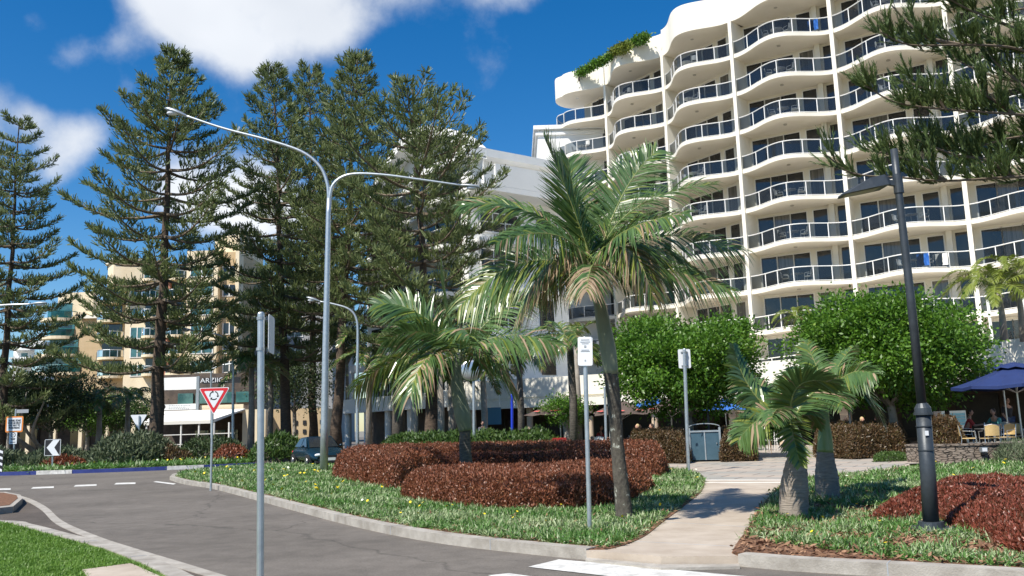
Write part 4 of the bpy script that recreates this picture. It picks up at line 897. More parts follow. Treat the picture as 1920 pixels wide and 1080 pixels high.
def px_palm(root_px, depth, zb, crown_px, fronds, name, label, trunk, mats, shaft=None, group=None, ll=.8, n=118, width=.029, **kw):
    b = np.array(gp(*root_px, depth, zb)); o = empty(name, b, label, 'palm tree', group)
    tb = MB(); path = [np.array(P(x, y, depth)) - b for x, y, r in trunk]; path[0] = np.array((0, 0, 0.)) ; path = smooth_line(path, 6); rad = np.interp(np.linspace(0, 1, len(path)), np.linspace(0, 1, len(trunk)), [t[2] for t in trunk])
    rad = [r * (1 + .035 * math.sin(i * 2.4)) for i, r in enumerate(rad)]; tb.tube(path, rad, 16); tb.build('trunk', mats[0], o, True)
    if shaft:
        sh = MB(); pth = smooth_line([np.array(P(x, y, depth)) - b for x, y, r in shaft], 5); sh.tube(pth, np.interp(np.linspace(0, 1, len(pth)), np.linspace(0, 1, len(shaft)), [t[2] for t in shaft]), 14); sh.build('crownshaft', mats[1], o, True)
    for f in fronds:
        (cx, cy, cd), (tx, ty, td) = f[0], f[1]; opt = dict(ll=ll, n=n, width=width); opt.update(kw); opt.update(f[2] if len(f) > 2 else {})
        if abs(tx - crown_px[0]) * depth / FPX > abs(td) * .9 and 'tw' not in opt: opt['tw'] = random.uniform(.55, .95) * (1 if tx < crown_px[0] else -1) * (1 if random.random() < .8 else -1)
        c0 = P(crown_px[0] + random.uniform(-3, 3), crown_px[1] + random.uniform(-6, 10), depth) - b
        frond(c0, P(cx, cy, depth + cd) - b, P(tx, ty, depth + td) - b, **opt).build('frond', PM, o)
    return o
rng = np.random.default_rng(21); random.seed(21)
DM = 13.9
px_palm((1172, 978), DM, KH - .02, (1116, 508), [
    [(1075, 380, -.3), (1022, 262, -.5), dict(dry=.01, droop=.15, ll=1.0, yel=.03)], [(1085, 420, .3), (1065, 300, .6), dict(dry=.01, droop=.1, ll=.95)],
    [(1160, 340, .5), (1232, 282, .9), dict(dry=.01, ll=.85, droop=.3)], [(1150, 360, -.2), (1340, 345, -.5), dict(dry=.02, ll=.85, droop=.35, n=100)],
    [(1190, 400, .3), (1395, 470, .2), dict(dry=.03, ll=.9, droop=.6, n=100)], [(1220, 480, -.2), (1375, 545, -.3), dict(dry=.22, ll=.6, droop=.7)],
    [(1010, 360, -.2), (868, 385, -.4), dict(dry=.02, ll=.9, droop=.45, n=100)], [(980, 440, .2), (862, 575, .1), dict(dry=.04, yel=.4, ll=.8, droop=.6, n=100)],
    [(1040, 440, -.6), (975, 590, -1.0), dict(dry=.3, yel=.2, ll=.7, droop=.9)], [(1180, 395, -.9), (1225, 560, -1.2), dict(dry=.4, yel=.35, ll=.6, droop=.9)],
    [(1205, 430, .6), (1300, 500, .9), dict(dry=.2, ll=.7, droop=.9)], [(1060, 460, .7), (1010, 560, 1.2), dict(dry=.35, ll=.6, droop=1.0)],
    [(1100, 400, 1.0), (1120, 380, 2.2), dict(ll=.6, dry=.05)], [(1110, 470, -1.0), (1100, 545, -1.9), dict(dry=.5, ll=.5, droop=.9)], [(1130, 420, -.8), (1290, 400, -1.6), dict(ll=.6, dry=.06, droop=.5)],
    [(1070, 400, -.8), (930, 455, -1.5), dict(ll=.6, dry=.1, droop=.6)]],
    'palm_tree', 'tall leaning palm in front of the hotel with big arching fronds, some dried orange', [(1172, 978, .145), (1166, 920, .12), (1157, 830, .105), (1150, 740, .11), (1145, 700, .115)], ['lichenbark', 'shaft'],
    [(1146, 702, .118), (1140, 655, .13), (1130, 600, .115), (1120, 545, .085), (1116, 505, .075)])
DM2 = 25.5
px_palm((876, 888), DM2, KH - .02, (862, 668), [
    [(835, 590, -.2), (828, 500, -.4), dict(dry=.02, ll=1.0, droop=.05, n=50, fwd=1.6, vlift=.05)], [(790, 560, .2), (705, 570, .2), dict(ll=1.1, dry=.02, droop=.3)], [(800, 590, -.8), (720, 640, -1.5), dict(ll=1.1, dry=.03, droop=.45)],
    [(930, 560, .3), (1010, 560, .4), dict(ll=1.1, dry=.03, droop=.4)], [(950, 600, -.4), (1052, 650, -.8), dict(ll=1.1, dry=.05, droop=.6)], [(740, 650, 0), (668, 725, 0), dict(ll=1.0, dry=.2, yel=.4, droop=.9)],
    [(790, 640, -1), (770, 740, -1.8), dict(ll=1.0, dry=.2, yel=.3, droop=.9)], [(920, 640, -.8), (960, 730, -1.4), dict(ll=.95, dry=.2, droop=.8)], [(890, 620, 1), (905, 690, 2), dict(ll=.9, dry=.2, droop=.8)],
    [(820, 620, 1.2), (750, 660, 2.2), dict(ll=1.0, dry=.1)], [(900, 560, 1), (960, 520, 2), dict(ll=1.0, dry=.03)], [(860, 590, -1.3), (880, 630, -2.6), dict(ll=.9, dry=.1, droop=.5)]],
    'palm_tree', 'medium palm growing out of the red hedge with drooping dry fronds and fat green crownshaft', [(876, 888, .2), (872, 840, .17), (872, 805, .16)], ['palmbark', 'shaft'],
    [(873, 808, .2), (868, 780, .25), (858, 730, .2), (856, 690, .14), (862, 662, .12)], n=58, width=.06)
gB = 'short palms with swollen bottle trunks'
px_palm((1487, 962), 13.3, KH - .02, (1482, 790), [
    [(1400, 760, 0), (1375, 650, 0), dict(ll=.5, droop=.4, dry=.02, fwd=.5, n=110, vlift=0)], [(1440, 730, .5), (1400, 705, .8), dict(ll=.5, dry=.08)], [(1470, 690, -.3), (1570, 720, -.5), dict(ll=.5, dry=.03, droop=.25)],
    [(1430, 760, -.2), (1385, 825, -.3), dict(ll=.45, dry=.08, droop=.4)], [(1478, 780, -.7), (1500, 870, -1.0), dict(ll=.34, dry=.08, yel=.5, droop=.2, n=60)], [(1520, 700, .6), (1590, 740, .8), dict(ll=.5, dry=.1, droop=.3)],
    [(1500, 730, .8), (1530, 800, 1.3), dict(ll=.35, dry=.2, droop=.6)], [(1460, 740, -.9), (1445, 790, -1.4), dict(ll=.35, dry=.2, droop=.6)], [(1490, 720, .9), (1490, 690, 1.5), dict(ll=.5)]],
    'bottle_palm', 'front bottle palm with striped shadow on its swollen grey trunk and one yellow hanging frond', [(1487, 962, .215), (1489, 920, .21), (1492, 880, .17), (1496, 852, .13)], ['bottlebark', 'shaft_green'],
    [(1496, 856, .14), (1492, 830, .12), (1486, 805, .09), (1482, 785, .07)], group=gB, width=.042, n=110)
px_palm((1551, 925), 16.2, KH - .02, (1547, 742), [
    [(1580, 650, 0), (1655, 790, 0), dict(ll=.55, dry=.03, droop=.45, n=100)], [(1590, 680, -.6), (1640, 700, -1), dict(ll=.5, dry=.05, droop=.5)], [(1530, 680, .4), (1510, 640, .8), dict(ll=.45, dry=.04)],
    [(1500, 690, .2), (1450, 740, .3), dict(ll=.5, dry=.15)], [(1560, 690, .8), (1600, 650, 1.4), dict(ll=.45, dry=.06)], [(1550, 700, -.8), (1580, 760, -1.6), dict(ll=.45, dry=.08, droop=.6)], [(1520, 700, -.8), (1490, 780, -1.3), dict(ll=.4, dry=.2, droop=.6)]],
    'bottle_palm', 'rear bottle palm with smooth pale swollen trunk and green crownshaft', [(1551, 925, .215), (1550, 895, .21), (1548, 868, .17), (1547, 845, .14)], ['bottlebark', 'shaft_green'],
    [(1547, 848, .15), (1547, 820, .13), (1546, 790, .09), (1547, 740, .06)], group=gB, width=.042, n=110)
# foxtail palms farther back
def fox(seed, R=1.7, n=11, yellow=False, h=0):
    global rng
    rng = np.random.default_rng(seed); random.seed(seed); mb = MB(); parts = []
    for k in range(n):
        a = k * 2.4 + random.uniform(-.3, .3); el = random.uniform(.1, 1.2) if k % 3 else 1.4; Ln = R * random.uniform(.85, 1.15)
        c = np.array((math.cos(a) * Ln * .55, math.sin(a) * Ln * .55, Ln * .55 * el)); t = np.array((math.cos(a) * Ln, math.sin(a) * Ln, Ln * (.5 * el - .62)))
        m = frond((0, 0, 0), c, t, ll=.5, n=46, dry=.12 if not yellow else 0, yel=.15, droop=.5, width=.055, vlift=random.uniform(-.2, .8), start=.15, nseg=2)
        parts.append(m)
    for m in parts: mb.V += m.V; mb.T += m.T; mb.I += m.I; mb.L += [l + mb.n for l in m.L] ; mb.n += m.n
    return mb
FX = [fox(s).build('crown', (['palm', 'palm_y', 'palm_dry', 'rachis'])) for s in (31, 32, 33)]
FXY = fox(34, 2.1, 14).build('crown', (['yellowpalm', 'yellowpalm', 'palm_y', 'rachis']))
gF = 'slender foxtail palms along the shop front'
fl_ = [(745, 690, 58, .40, 1.15, 'foxtail palm with a thick rough trunk behind the left end of the red hedge'), (775, 705, 50, .2, 1.0, 'slim foxtail palm just right of the thick trunked palm'), (824, 690, 50, .2, 1.05, 'pale trunked foxtail palm left of the medium hedge palm'),
       (845, 705, 55, .24, .9, 'foxtail palm hidden directly behind the crownshaft of the medium palm'), (972, 668, 44, .17, 1.1, 'dark slim foxtail palm beside the blue painted pole'), (1068, 645, 36, .17, 1.0, 'foxtail palm in front of the brown cafe umbrellas'),
       (472, 690, 62, .22, 1.35, 'bushy palm with grey hanging fronds right of the give way sign'), (508, 650, 66, .2, 1.2, 'thin palm behind the near bare signpost'), (690, 660, 60, .2, 1.3, 'foxtail palm behind the small curved street lamp'),
       (187, 752, 74, .22, 1.2, 'short palm with pale trunk at far left between broad trees'), (240, 748, 78, .22, 1.3, 'dark palm left of the tallest pine trunk'), (905, 700, 52, .2, 1.0, 'foxtail palm half hidden by the right fronds of the medium palm')]
for i, (px, py, d, r, s, lab) in enumerate(fl_):
    b = gp(px, py, d, 0); o = empty('foxtail_palm', b, lab, 'palm tree', gF); zt_ = P(px, py, d)[2]
    t = MB(); t.tube([(0, 0, 0), (.05, 0, zt_ * .5), (0, 0, zt_)], [r * 1.15, r, r * .8], 10); t.build('trunk', 'palmbark' if i in (0, 4, 5) else 'bark_light', o, True)
    c = inst(FX[i % 3], 'crown', o, (0, 0, zt_), i * 1.3); c.scale = (s * 1.25, s * 1.25, s * 1.25)
for i, (px, py, d, s, lab) in enumerate([(1872, 545, 35, 1.05, 'yellow green palm with feathery hanging fronds on the podium at the right edge'), (1078, 618, 41, .35, 'small bright spiky palm top beside the palm trunk and parking sign'), (1497, 600, 41, .6, 'small palm top poking above the right round tree'), (1905, 520, 36, .95, 'second yellow green palm at the photo edge')]):
    b = gp(px, py, d, 4.4 if i != 1 else 0); o = empty('palm_tree', b, lab, 'palm tree'); zt_ = P(px, py, d)[2] - b[2]
    t = MB(); t.tube([(0, 0, 0), (.03, 0, zt_ * .5), (0, 0, zt_)], [.16, .12, .09], 10); t.build('trunk', 'bark_light', o, True)
    c = inst(FXY, 'crown', o, (0, 0, zt_), i * 1.1); c.scale = (s, s, s)
for o in FX + [FXY]: bpy.data.objects.remove(o)

# ------------------------------------------------------------ broadleaf trees
def lobes_tree(name, base, lobes, nleaf, leaf, label, leafmat, trunk_pts, seed, w_=.5, group=None, barkm='bark_light', shell=.5, lo=None):
    global rng
    rng = np.random.default_rng(seed); random.seed(seed); base = np.array(base, float); o = empty(name, base, label, 'tree', group)
    fo = MB(); vol = np.array([l[3] * l[4] * l[5] for l in lobes]) ** .67; cnt = (nleaf * vol / vol.sum()).astype(int)
    for l, c in zip(lobes, cnt):
        NL = 70 if leaf < .2 else 26; k = max(6, c // NL); cc = rdir(k, .25) * (shell + (1 - shell) * rng.random((k, 1)) ** .5) * (1 + .1 * rng.normal(size=(k, 1)))
        cen = np.array(l[:3]) + cc * np.array(l[3:6]); kp_ = (wnoise(cen[:, 0] * 1.3, cen[:, 1] * 1.3 + cen[:, 2] * 1.9, 1.3) < .38) if NL > 30 else np.ones(k, bool); cen, cc = cen[kp_], cc[kp_]; k = len(cen); nn = unit(cc); q = np.repeat(cen, NL, 0) + rng.normal(0, leaf * (1.75 if NL > 30 else 1.6), (k * NL, 3)) * np.array((1.15, 1.15, .7))
        nd = unit(np.repeat(nn, NL, 0) * .9 + rng.normal(0, .7, (k * NL, 3))); leaves(fo, q, nd, rng.normal(size=nd.shape) + (0, 0, .8), leaf * rng.uniform(.7, 1.3, len(q)), leaf * w_)
    fo.build('crown', leafmat, o)
    tr = MB()
    for pts in trunk_pts: tr.tube(smooth_line([q[:3] for q in pts], 4), np.interp(np.linspace(0, 1, (len(pts) - 1) * 4 + 1), np.linspace(0, 1, len(pts)), [q[3] for q in pts]), 8)
    tr.build('trunk', barkm, o, True); return o
def mk_lobes(n, rx, ry, z0, z1, seed, r=.42):
    rnd = random.Random(seed); out = [(0, 0, (z0 + z1) / 2, rx * .75, ry * .75, (z1 - z0) * .40)]
    for i in range(n):
        a = i * 2.4; u = (i + .5) / n; zz = z0 + (z1 - z0) * (.18 + .68 * u); k = math.sin(math.pi * (.13 + .68 * u)) * .78 * rnd.uniform(.86, 1.1)
        out.append((math.cos(a) * rx * k, math.sin(a) * ry * k, zz, rx * r * rnd.uniform(.8, 1.15), ry * r * rnd.uniform(.8, 1.15), (z1 - z0) * .24 * rnd.uniform(.8, 1.2)))
    return out
dF = 34; q = P(1284, 700, dF); zt_, zb_ = P(1284, 606, dF)[2], P(1284, 772, dF)[2]
brs = lambda z, h, s: [[(0, 0, 0, .2), (.05, 0, z * .6, .17), (0, 0, z, .15)]] + [[(0, 0, z * .9, .1), (math.cos(a) * s * .5, math.sin(a) * s * .5, z + h * .3, .07), (math.cos(a) * s, math.sin(a) * s, z + h * .7, .03)] for a in (0, 1.3, 2.5, 3.8, 5)]
lobes_tree('round_tree', (q[0], dF, 0), mk_lobes(15, 2.5, 2.4, zb_, zt_, 3), 60000, .15, 'glossy round fig tree between the leaning palm and the grey bin', 'ficus', brs(1.9, 3, 1.6), 41, .55, shell=.62)
dF = 33; q = P(1634, 700, dF); zt_, zb_ = P(1634, 570, dF)[2], P(1634, 756, dF)[2]
lobes_tree('round_tree', (q[0] + .6, dF, 0), mk_lobes(18, 3.1, 2.9, zb_, zt_, 5, .4), 90000, .155, 'largest round fig tree with bright leaves behind the dark lamp post', 'ficus', brs(2.1, 3.4, 2.2), 42, .55, shell=.62)
for i, (px, py, d, rx, hz, lab, m, n) in enumerate([(98, 752, 72, 3.6, 4.8, 'broad spreading tree with pale twisting trunk behind the arrow sign', 'darkshrub', 15000), (20, 745, 84, 3.4, 4.6, 'dark tree at the left edge behind the shared zone sign', 'darkshrub', 9000),
        (165, 778, 82, 2.6, 3.2, 'small green tree between the broad tree and tallest pine', 'ficus', 9000), (222, 772, 84, 2.9, 3.4, 'bushy green tree just left of the tallest pine trunk', 'shrub', 9000), (552, 715, 74, 3.6, 5.0, 'dark leafy tree hiding the base of the middle pines', 'darkshrub', 9000),
        (1060, 770, 40, 1.0, 1.3, 'small leafy shrub tree below the brown umbrellas', 'ficus', 3000), (650, 640, 78, 2.4, 3, 'dark leafy tree behind the double lamp pole', 'darkshrub', 5000)]):
    q = P(px, py, d); o = lobes_tree('leafy_tree', (q[0], d, 0), mk_lobes(11, rx, rx, q[2] - hz * .5, q[2] + hz * .5, 60 + i, .5), n, .22 if d > 50 else .12, lab, m, brs(max(.8, q[2] - hz * .45), hz * .6, rx * .6) + ([[(0, -.5, 0, .22), (-.6, -3.2, 1.6, .18), (-2.0, -4.0, 3.0, .1), (-3.6, -4.2, 3.6, .06)], [(0, -.5, .4, .2), (.4, -3.4, 2.2, .13), (1.6, -4.2, 4.6, .06)], [(0, -.5, .4, .16), (-.3, -3.6, 3.0, .1), (.2, -4.2, 5.4, .05)]] if i == 0 else []), 50 + i, .5, shell=.3)
q = P(75, 800, 70); t = MB()

# ------------------------------------------------------------ hedges and shrubs
def hedge(name, poly, h, m, label, seed, leaf=.06, dens=900, cat='hedge', side=.28, inner='darkshrub', up=1.0, group=None, zb=KH - .02, wob=.12, w_=.42, core='soil'):
    global rng
    rng = np.random.default_rng(seed); poly = [tuple(q[:2]) for q in poly]; c = np.mean(poly, 0)
    A = area(poly); n = int(A * dens); p = sample(poly, n); d = edge_dist(p, poly)
    # extra on the flanks
    ps = sample(poly, n * 2); ds = edge_dist(ps, poly); k = ds < side * .9; ps, ds = ps[k], ds[k]; ps = np.concatenate([ps] * 2); ds = np.concatenate([ds] * 2)
    hf = lambda p, d: h * (1 + wob * wnoise(p[:, 0], p[:, 1], 1.2) + .07 * wnoise(p[:, 0], p[:, 1], 4.5)) * np.clip(d / side, 0.02, 1) ** .42 
    z1 = hf(p, d) * rng.uniform(.84, 1.03, len(p)); z2 = hf(ps, ds) * rng.uniform(.1, 1, len(ps))
    P3 = np.concatenate([np.c_[p - c, z1], np.c_[ps - c, z2]]); P3[:, :2] += rng.normal(0, .02, (len(P3), 2))
    nd = unit(rng.normal(size=P3.shape) * .75 + (0, 0, up)); fo = MB(); leaves(fo, P3, nd, rng.normal(size=P3.shape), leaf * rng.uniform(.7, 1.35, len(P3)), leaf * w_)
    o = empty(name, (*c, zb), label, cat, group); fo.build('leaves', m, o)
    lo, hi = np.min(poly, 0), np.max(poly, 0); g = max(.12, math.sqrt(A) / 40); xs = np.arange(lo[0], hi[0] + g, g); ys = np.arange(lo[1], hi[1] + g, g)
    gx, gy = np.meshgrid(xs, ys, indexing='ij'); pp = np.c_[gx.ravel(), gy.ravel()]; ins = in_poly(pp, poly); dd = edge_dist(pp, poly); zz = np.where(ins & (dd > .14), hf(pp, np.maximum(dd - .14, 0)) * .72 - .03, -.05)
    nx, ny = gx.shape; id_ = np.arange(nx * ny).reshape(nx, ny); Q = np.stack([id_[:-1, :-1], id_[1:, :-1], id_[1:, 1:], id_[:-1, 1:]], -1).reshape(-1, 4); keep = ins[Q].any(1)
    MB().add(np.c_[pp - c, zz], Q[keep]).build('inner_body', 'dark_in' if core == 'soil' else core, o); return o  # solid dark mound added inside so the leaves are not see-through
GK = lambda pts, z=KH: [tuple(G(x, y, z)[:2]) for x, y in pts]
MT['redcore'] = mat('redcore', (.035, .014, .01), .9, var=(.08, .02, .014), scale=8)  # dark tone for the mound added inside the red hedges
exm = GK([(1372, 1036), (1400, 1005), (1480, 1022), (1560, 1030), (1640, 1045), (1760, 1052), (1900, 1062), (1990, 1075), (1990, 1120), (1380, 1070)])
MT['browncore'] = mat('browncore', (.03, .022, .01), .9, var=(.07, .05, .02), scale=8)  # dark tone for the mound added inside the bronze hedges
hedge('red_hedge', smooth_line(GK([(624, 898), (690, 911), (745, 920), (795, 903), (860, 891), (1000, 888), (1150, 888), (1236, 897), (1240, 880), (1130, 875), (950, 874), (760, 876), (668, 880), (624, 898)]), 3)[:-1], .86, 'redleaf', 'long dark red hedge running behind the medium palm', 71, leaf=.075, dens=900, core='redcore')
hedge('red_hedge', smooth_line(GK([(752, 935), (850, 950), (960, 958), (1080, 955), (1160, 947), (1215, 925), (1205, 908), (1040, 912), (880, 918), (780, 924), (752, 935)]), 3)[:-1], .58, 'redleaf', 'lower front red hedge between the medium palm and the lawn edge', 72, leaf=.06, dens=2000, core='redcore')
hedge('red_shrub', smooth_line(GK([(1635, 975), (1700, 978), (1745, 968), (1790, 990), (1860, 1015), (1930, 1042), (2100, 1070), (2300, 1000), (2100, 945), (1900, 925), (1790, 922), (1700, 940), (1635, 975)]), 3)[:-1], .35, 'redleaf2', 'bright crimson leafed shrub bed to the right of the dark lamp post', 73, leaf=.05, dens=3600, side=.7, wob=.2, core='redcore')
hedge('clipped_hedge', GK([(1178, 868), (1290, 869), (1296, 866), (1300, 852), (1180, 850)]), 1.05, 'brownleaf', 'bronze clipped hedge left of the grey bin', 74, leaf=.085, dens=2200, core='browncore')
hedge('clipped_hedge', GK([(1352, 866), (1420, 864), (1416, 850), (1345, 850)]), 1.05, 'brownleaf', 'short bronze clipped hedge right of the grey bin', 75, leaf=.085, dens=2400, core='browncore')
hedge('round_bush', GK([(1385, 857), (1418, 856), (1416, 847), (1388, 847)]), .75, 'darkshrub', 'dark green clipped ball bush beside the white cafe chairs', 76, leaf=.07, dens=2600, cat='bush', core='darkshrub')
hedge('bronze_hedge', GK([(1528, 858), (1600, 861), (1700, 856), (1704, 842), (1620, 842), (1530, 846)]), 1.05, 'brownleaf', 'dark bronze hedge behind the rear bottle palm', 77, leaf=.085, dens=2000, wob=.2, core='browncore')
hedge('bronze_hedge', [tuple(P(1736, 800, 29)[:2]), tuple(P(1808, 800, 28.6)[:2]), tuple(P(1806, 800, 30.5)[:2]), tuple(P(1738, 800, 31)[:2])], 1.15, 'brownleaf', 'reddish bush on the terrace left of the wicker chairs', 78, leaf=.085, dens=2400, wob=.2, zb=.2, core='browncore')
hedge('green_shrubs', GK([(712, 868), (800, 870), (1060, 868), (1068, 858), (900, 852), (740, 852), (706, 860)], 0), 1.0, 'shrub', 'bright green leafy shrubs behind the long red hedge', 79, leaf=.2, dens=220, cat='shrubs', wob=.35, side=1.2)
hedge('round_bush', GK([(978, 862), (1040, 862), (1046, 850), (975, 850)], 0), 1.35, 'shrub', 'round light green bush in front of the brown umbrella', 80, leaf=.16, dens=320, cat='bush', side=1.0)
hedge('low_planting', GK([(1640, 866), (1700, 864), (1702, 858), (1640, 860)]), .22, 'shrub', 'low green strip of plants at the foot of the bronze hedge', 81, leaf=.08, dens=500, cat='plants')
hedge('agapanthus_bush', smooth_line(GK([(1868, 868), (1990, 874), (1990, 858), (1880, 856), (1868, 868)]), 2)[:-1], .42, 'greygreen', 'strappy green plants against the right end of the stone wall', 82, leaf=.22, dens=220, cat='plants', w_=.1)
def rp(x0, y0, x1, y1):      # patch on the roundabout, world units around a point
    cx, cy, rx, ry = (x0 + x1) / 2, (y0 + y1) / 2, (x1 - x0) / 2, (y1 - y0) / 2; return [(cx + rx * math.cos(t), cy + ry * math.sin(t)) for t in np.linspace(0, 6.28, 16)[:-1]]
R1 = lambda px, d: P(px, 850, d)[0]
for i, (p0, p1, d0, d1, h, m, lf, nm, lab) in enumerate([
    (120, 290, 45.0, 51, 1.45, 'greygreen', .3, 'grey_green_shrubs', 'tall grey green shrub mound in the middle of the roundabout'), (0, 130, 45.5, 50, .95, 'greygreen', .28, 'grey_green_shrubs', 'lower grey green shrubs at the left part of the roundabout'),
    (445, 552, 44.6, 50, 1.35, 'shrub', .28, 'leafy_shrubs', 'leafy green shrub mound at the right end of the roundabout'), (250, 345, 46.5, 49, 1.0, 'brownleaf', .22, 'bronze_shrubs', 'bronze shrubs below the tallest pine on the roundabout'),
    (385, 458, 46.2, 48.5, 1.05, 'orangeleaf', .2, 'orange_shrub', 'orange red shrub beside the give way sign on the roundabout'), (60, 148, 44.6, 46.2, .7, 'orangeleaf', .2, 'orange_shrub', 'orange red low shrub behind the arrow sign'), (300, 445, 48, 52, 1.2, 'darkshrub', .25, 'dark_shrubs', 'dark shrubs along the rear of the roundabout'),
    (-120, 0, 45.5, 50, 1.0, 'greygreen', .28, 'grey_green_shrubs', 'grey green shrubs cut by the left photo edge on the roundabout')]):
    hedge(nm, rp(R1(p0, d0), d0, R1(p1, d0), d1), h, m, lab, 90 + i, leaf=lf, dens=110, cat='shrubs', side=1.4, wob=.25, zb=.17, w_=.3)
# roof garden on the hotel
for px0, py0, px1, py1, bi, lab in ((1085, 132, 1145, 98, -1, 'long trailing green roof shrub on the lower parapet corner'), (1168, 85, 1210, 62, 0, 'second roof shrub spilling over the white parapet'), (1150, 92, 1175, 80, 0, 'yellowish shrub between the two roof shrubs')):
    rng = np.random.default_rng(int(px0)); A_, B_ = P(px0, py0, 72 if bi < 0 else 68), P(px1, py1, 67.5 if bi < 0 else 65); n = 2600; u = rng.random(n); q = A_ + (B_ - A_) * u[:, None] + rng.normal(0, 1, (n, 3)) * np.array((.2, .2, .15)) + (0, 0, -.3); q -= A_
    o = empty('roof_shrub', A_, lab, 'shrub'); fo = MB(); nd = rdir(n, .3); leaves(fo, q, nd, rng.normal(size=(n, 3)), .26, .13)
    fo.build('foliage', 'yellowpalm' if 'yellow' in lab else 'ficus', o); st = MB(); st.tube([(0, 0, -1.0), (0, 0, 0), tuple((B_ - A_) * .5), tuple(B_ - A_)], .07, 5); st.build('stem', 'bark', o)

# ------------------------------------------------------------ ground cover
def cover(name, poly, dens_near, m, seed, z=KH, h=.11, excl=(), flowers=0, fm=('flower', 'flower_w'), pale=.3, thr=-.55, fac=1.0, lit=False):
    global rng
    rng = np.random.default_rng(seed); poly = [tuple(q[:2]) for q in poly]; A = area(poly); p = sample(poly, int(A * dens_near * 1.5))
    r = np.linalg.norm(p, axis=1); keep = rng.random(len(p)) < np.clip((11 / r) ** 1.1, .05, 1); p = p[keep]
    k = wnoise(p[:, 0], p[:, 1], .8) + .35 * wnoise(p[:, 0] + 5, p[:, 1] + 2, 3) + .2 * rng.normal(size=len(p)); p = p[k > thr]
    for e in excl: p = p[~in_poly(p, e)]
    ed = edge_dist(p, poly); p = p[ed > .03 + .1 * rng.random(len(p))]
    n = len(p); b = 6; q = np.repeat(np.c_[p, np.full(n, z)], b, 0); q[:, :2] += rng.normal(0, .03, (n * b, 2)); r = np.linalg.norm(q[:, :2], axis=1); sc_ = np.clip(r / 13, 1, 2.6)
    hh = h * (1 + .5 * wnoise(q[:, 0], q[:, 1], 1.7)); d = rdir(n * b, .9); d[:, 2] = np.abs(d[:, 2]); mb = MB()
    pn = wnoise(q[:, 0] * .7 + 3, q[:, 1] * .9, 1.1) + .5 * rng.normal(size=n * b); mi = np.where(pn > 1 - 1.6 * pale, 1, 0)
    strips(mb, q, d, np.cross(d, (0, 0, 1.)) + rng.normal(0, .2, d.shape), hh * rng.uniform(.7, 1.5, n * b) * sc_ ** .35, .016 * sc_ * fac, rng.uniform(.1, .7, n * b), 2, mi, (.5, 1, .2))
    if flowers:
        f = p[rng.integers(0, n, flowers)]; s = np.clip(np.linalg.norm(f, axis=1) / 13, 1, 2.4)
        for (x, y), sz in zip(f, s):
            rr = .018 * sz; c = np.array((x, y, z + h * 1.25 + .02)); a = np.linspace(0, 2 * np.pi, 9)[:-1]; tx, ty = rng.normal(0, .4, 2)
            mb.add([(c[0] + rr * math.cos(t), c[1] + rr * math.sin(t), c[2] + rr * (tx * math.cos(t) + ty * math.sin(t))) for t in a], [tuple(range(8))], 2 if rng.random() < .85 else 3)
    o = mb.build(name, [m, 'cover_pale', *fm]); o['kind'] = 'stuff'; return o
hed1 = GK([(752, 935), (850, 950), (960, 958), (1080, 955), (1160, 947), (1215, 925), (1205, 908), (1040, 912), (880, 918), (780, 924)])
cover('ground_cover', bed1, 330, 'cover', 101, excl=[hed1], flowers=260, pale=.6, thr=-1.0)
cover('ground_cover', [tuple(q) for q in bed2], 330, 'cover', 102, flowers=90, pale=.5, thr=-.3, excl=[exm])
cover('lawn_grass', lawn_poly, 900, 'grass', 103, excl=[[tuple(q[:2]) for q in pad]], z=.085, h=.05, pale=-2, fac=.55, thr=-9)
cover('roundabout_cover', i_, 190, 'cover', 104, z=.17, h=.22, flowers=260, pale=.25, thr=-.9, fac=1.5)
# bark chips and dry leaf litter
def litter(poly, n, seed, z):
    r = np.random.default_rng(seed); global rng; rng = r; p = sample(poly, n); p = p[r.random(n) < np.clip((12 / np.linalg.norm(p, axis=1)) ** 2, 0, 1)]; n = len(p); q = np.c_[p, r.uniform(z + .006, z + .03, n)]; d = rdir(n, 0); d[:, 2] *= .35; mb = MB(); leaves(mb, q, d, (0, 0, 1.) + r.normal(0, .5, (n, 3)), r.uniform(.05, .12, n), .032); o = mb.build('bark_chips', 'litter'); o['kind'] = 'stuff'
litter(bed2, 60000, 105, KH); litter(bed1, 30000, 106, KH)

# ------------------------------------------------------------ signs and posts
rng = np.random.default_rng(9); random.seed(9)
def rrect(w, h, r=.03, n=4):
    o = []
    for cx, cy, a0 in ((w / 2 - r, h / 2 - r, 0), (-w / 2 + r, h / 2 - r, 90), (-w / 2 + r, -h / 2 + r, 180), (w / 2 - r, -h / 2 + r, 270)):
        for k in range(n + 1): a = R_(a0 + 90 * k / n); o.append((cx + r * math.cos(a), cy + r * math.sin(a)))
    return o
def plate(mb, poly, y, th, mi=0, cz=0):      # vertical panel facing -Y at depth y, thickness th
    n = len(poly); F = [(q[0], y, q[1] + cz) for q in poly]; B = [(q[0], y + th, q[1] + cz) for q in poly]
    return mb.add(F + B, [tuple(range(n)), tuple(range(2 * n - 1, n - 1, -1))] + [((i + 1) % n, i, i + n, (i + 1) % n + n) for i in range(n)], mi)
def post_at(base_px, depth, top_py, r, name, label, cat='signpost', top_px=None, mat_='galv', group=None, rz=0, zb=0.0):
    b = np.array(gp(*base_px, depth, zb)); t = P(top_px if top_px is not None else base_px[0], top_py, depth) - b
    o = empty(name, b, label, cat, group, rz)
    mb = MB(); mb.tube([(0, 0, 0), tuple(t)], [r, r], 14); mb.ell((t[0], t[1], t[2]), (r, r, r * .6), 12, 6); mb.build('post', mat_, o, False); return o, b, t
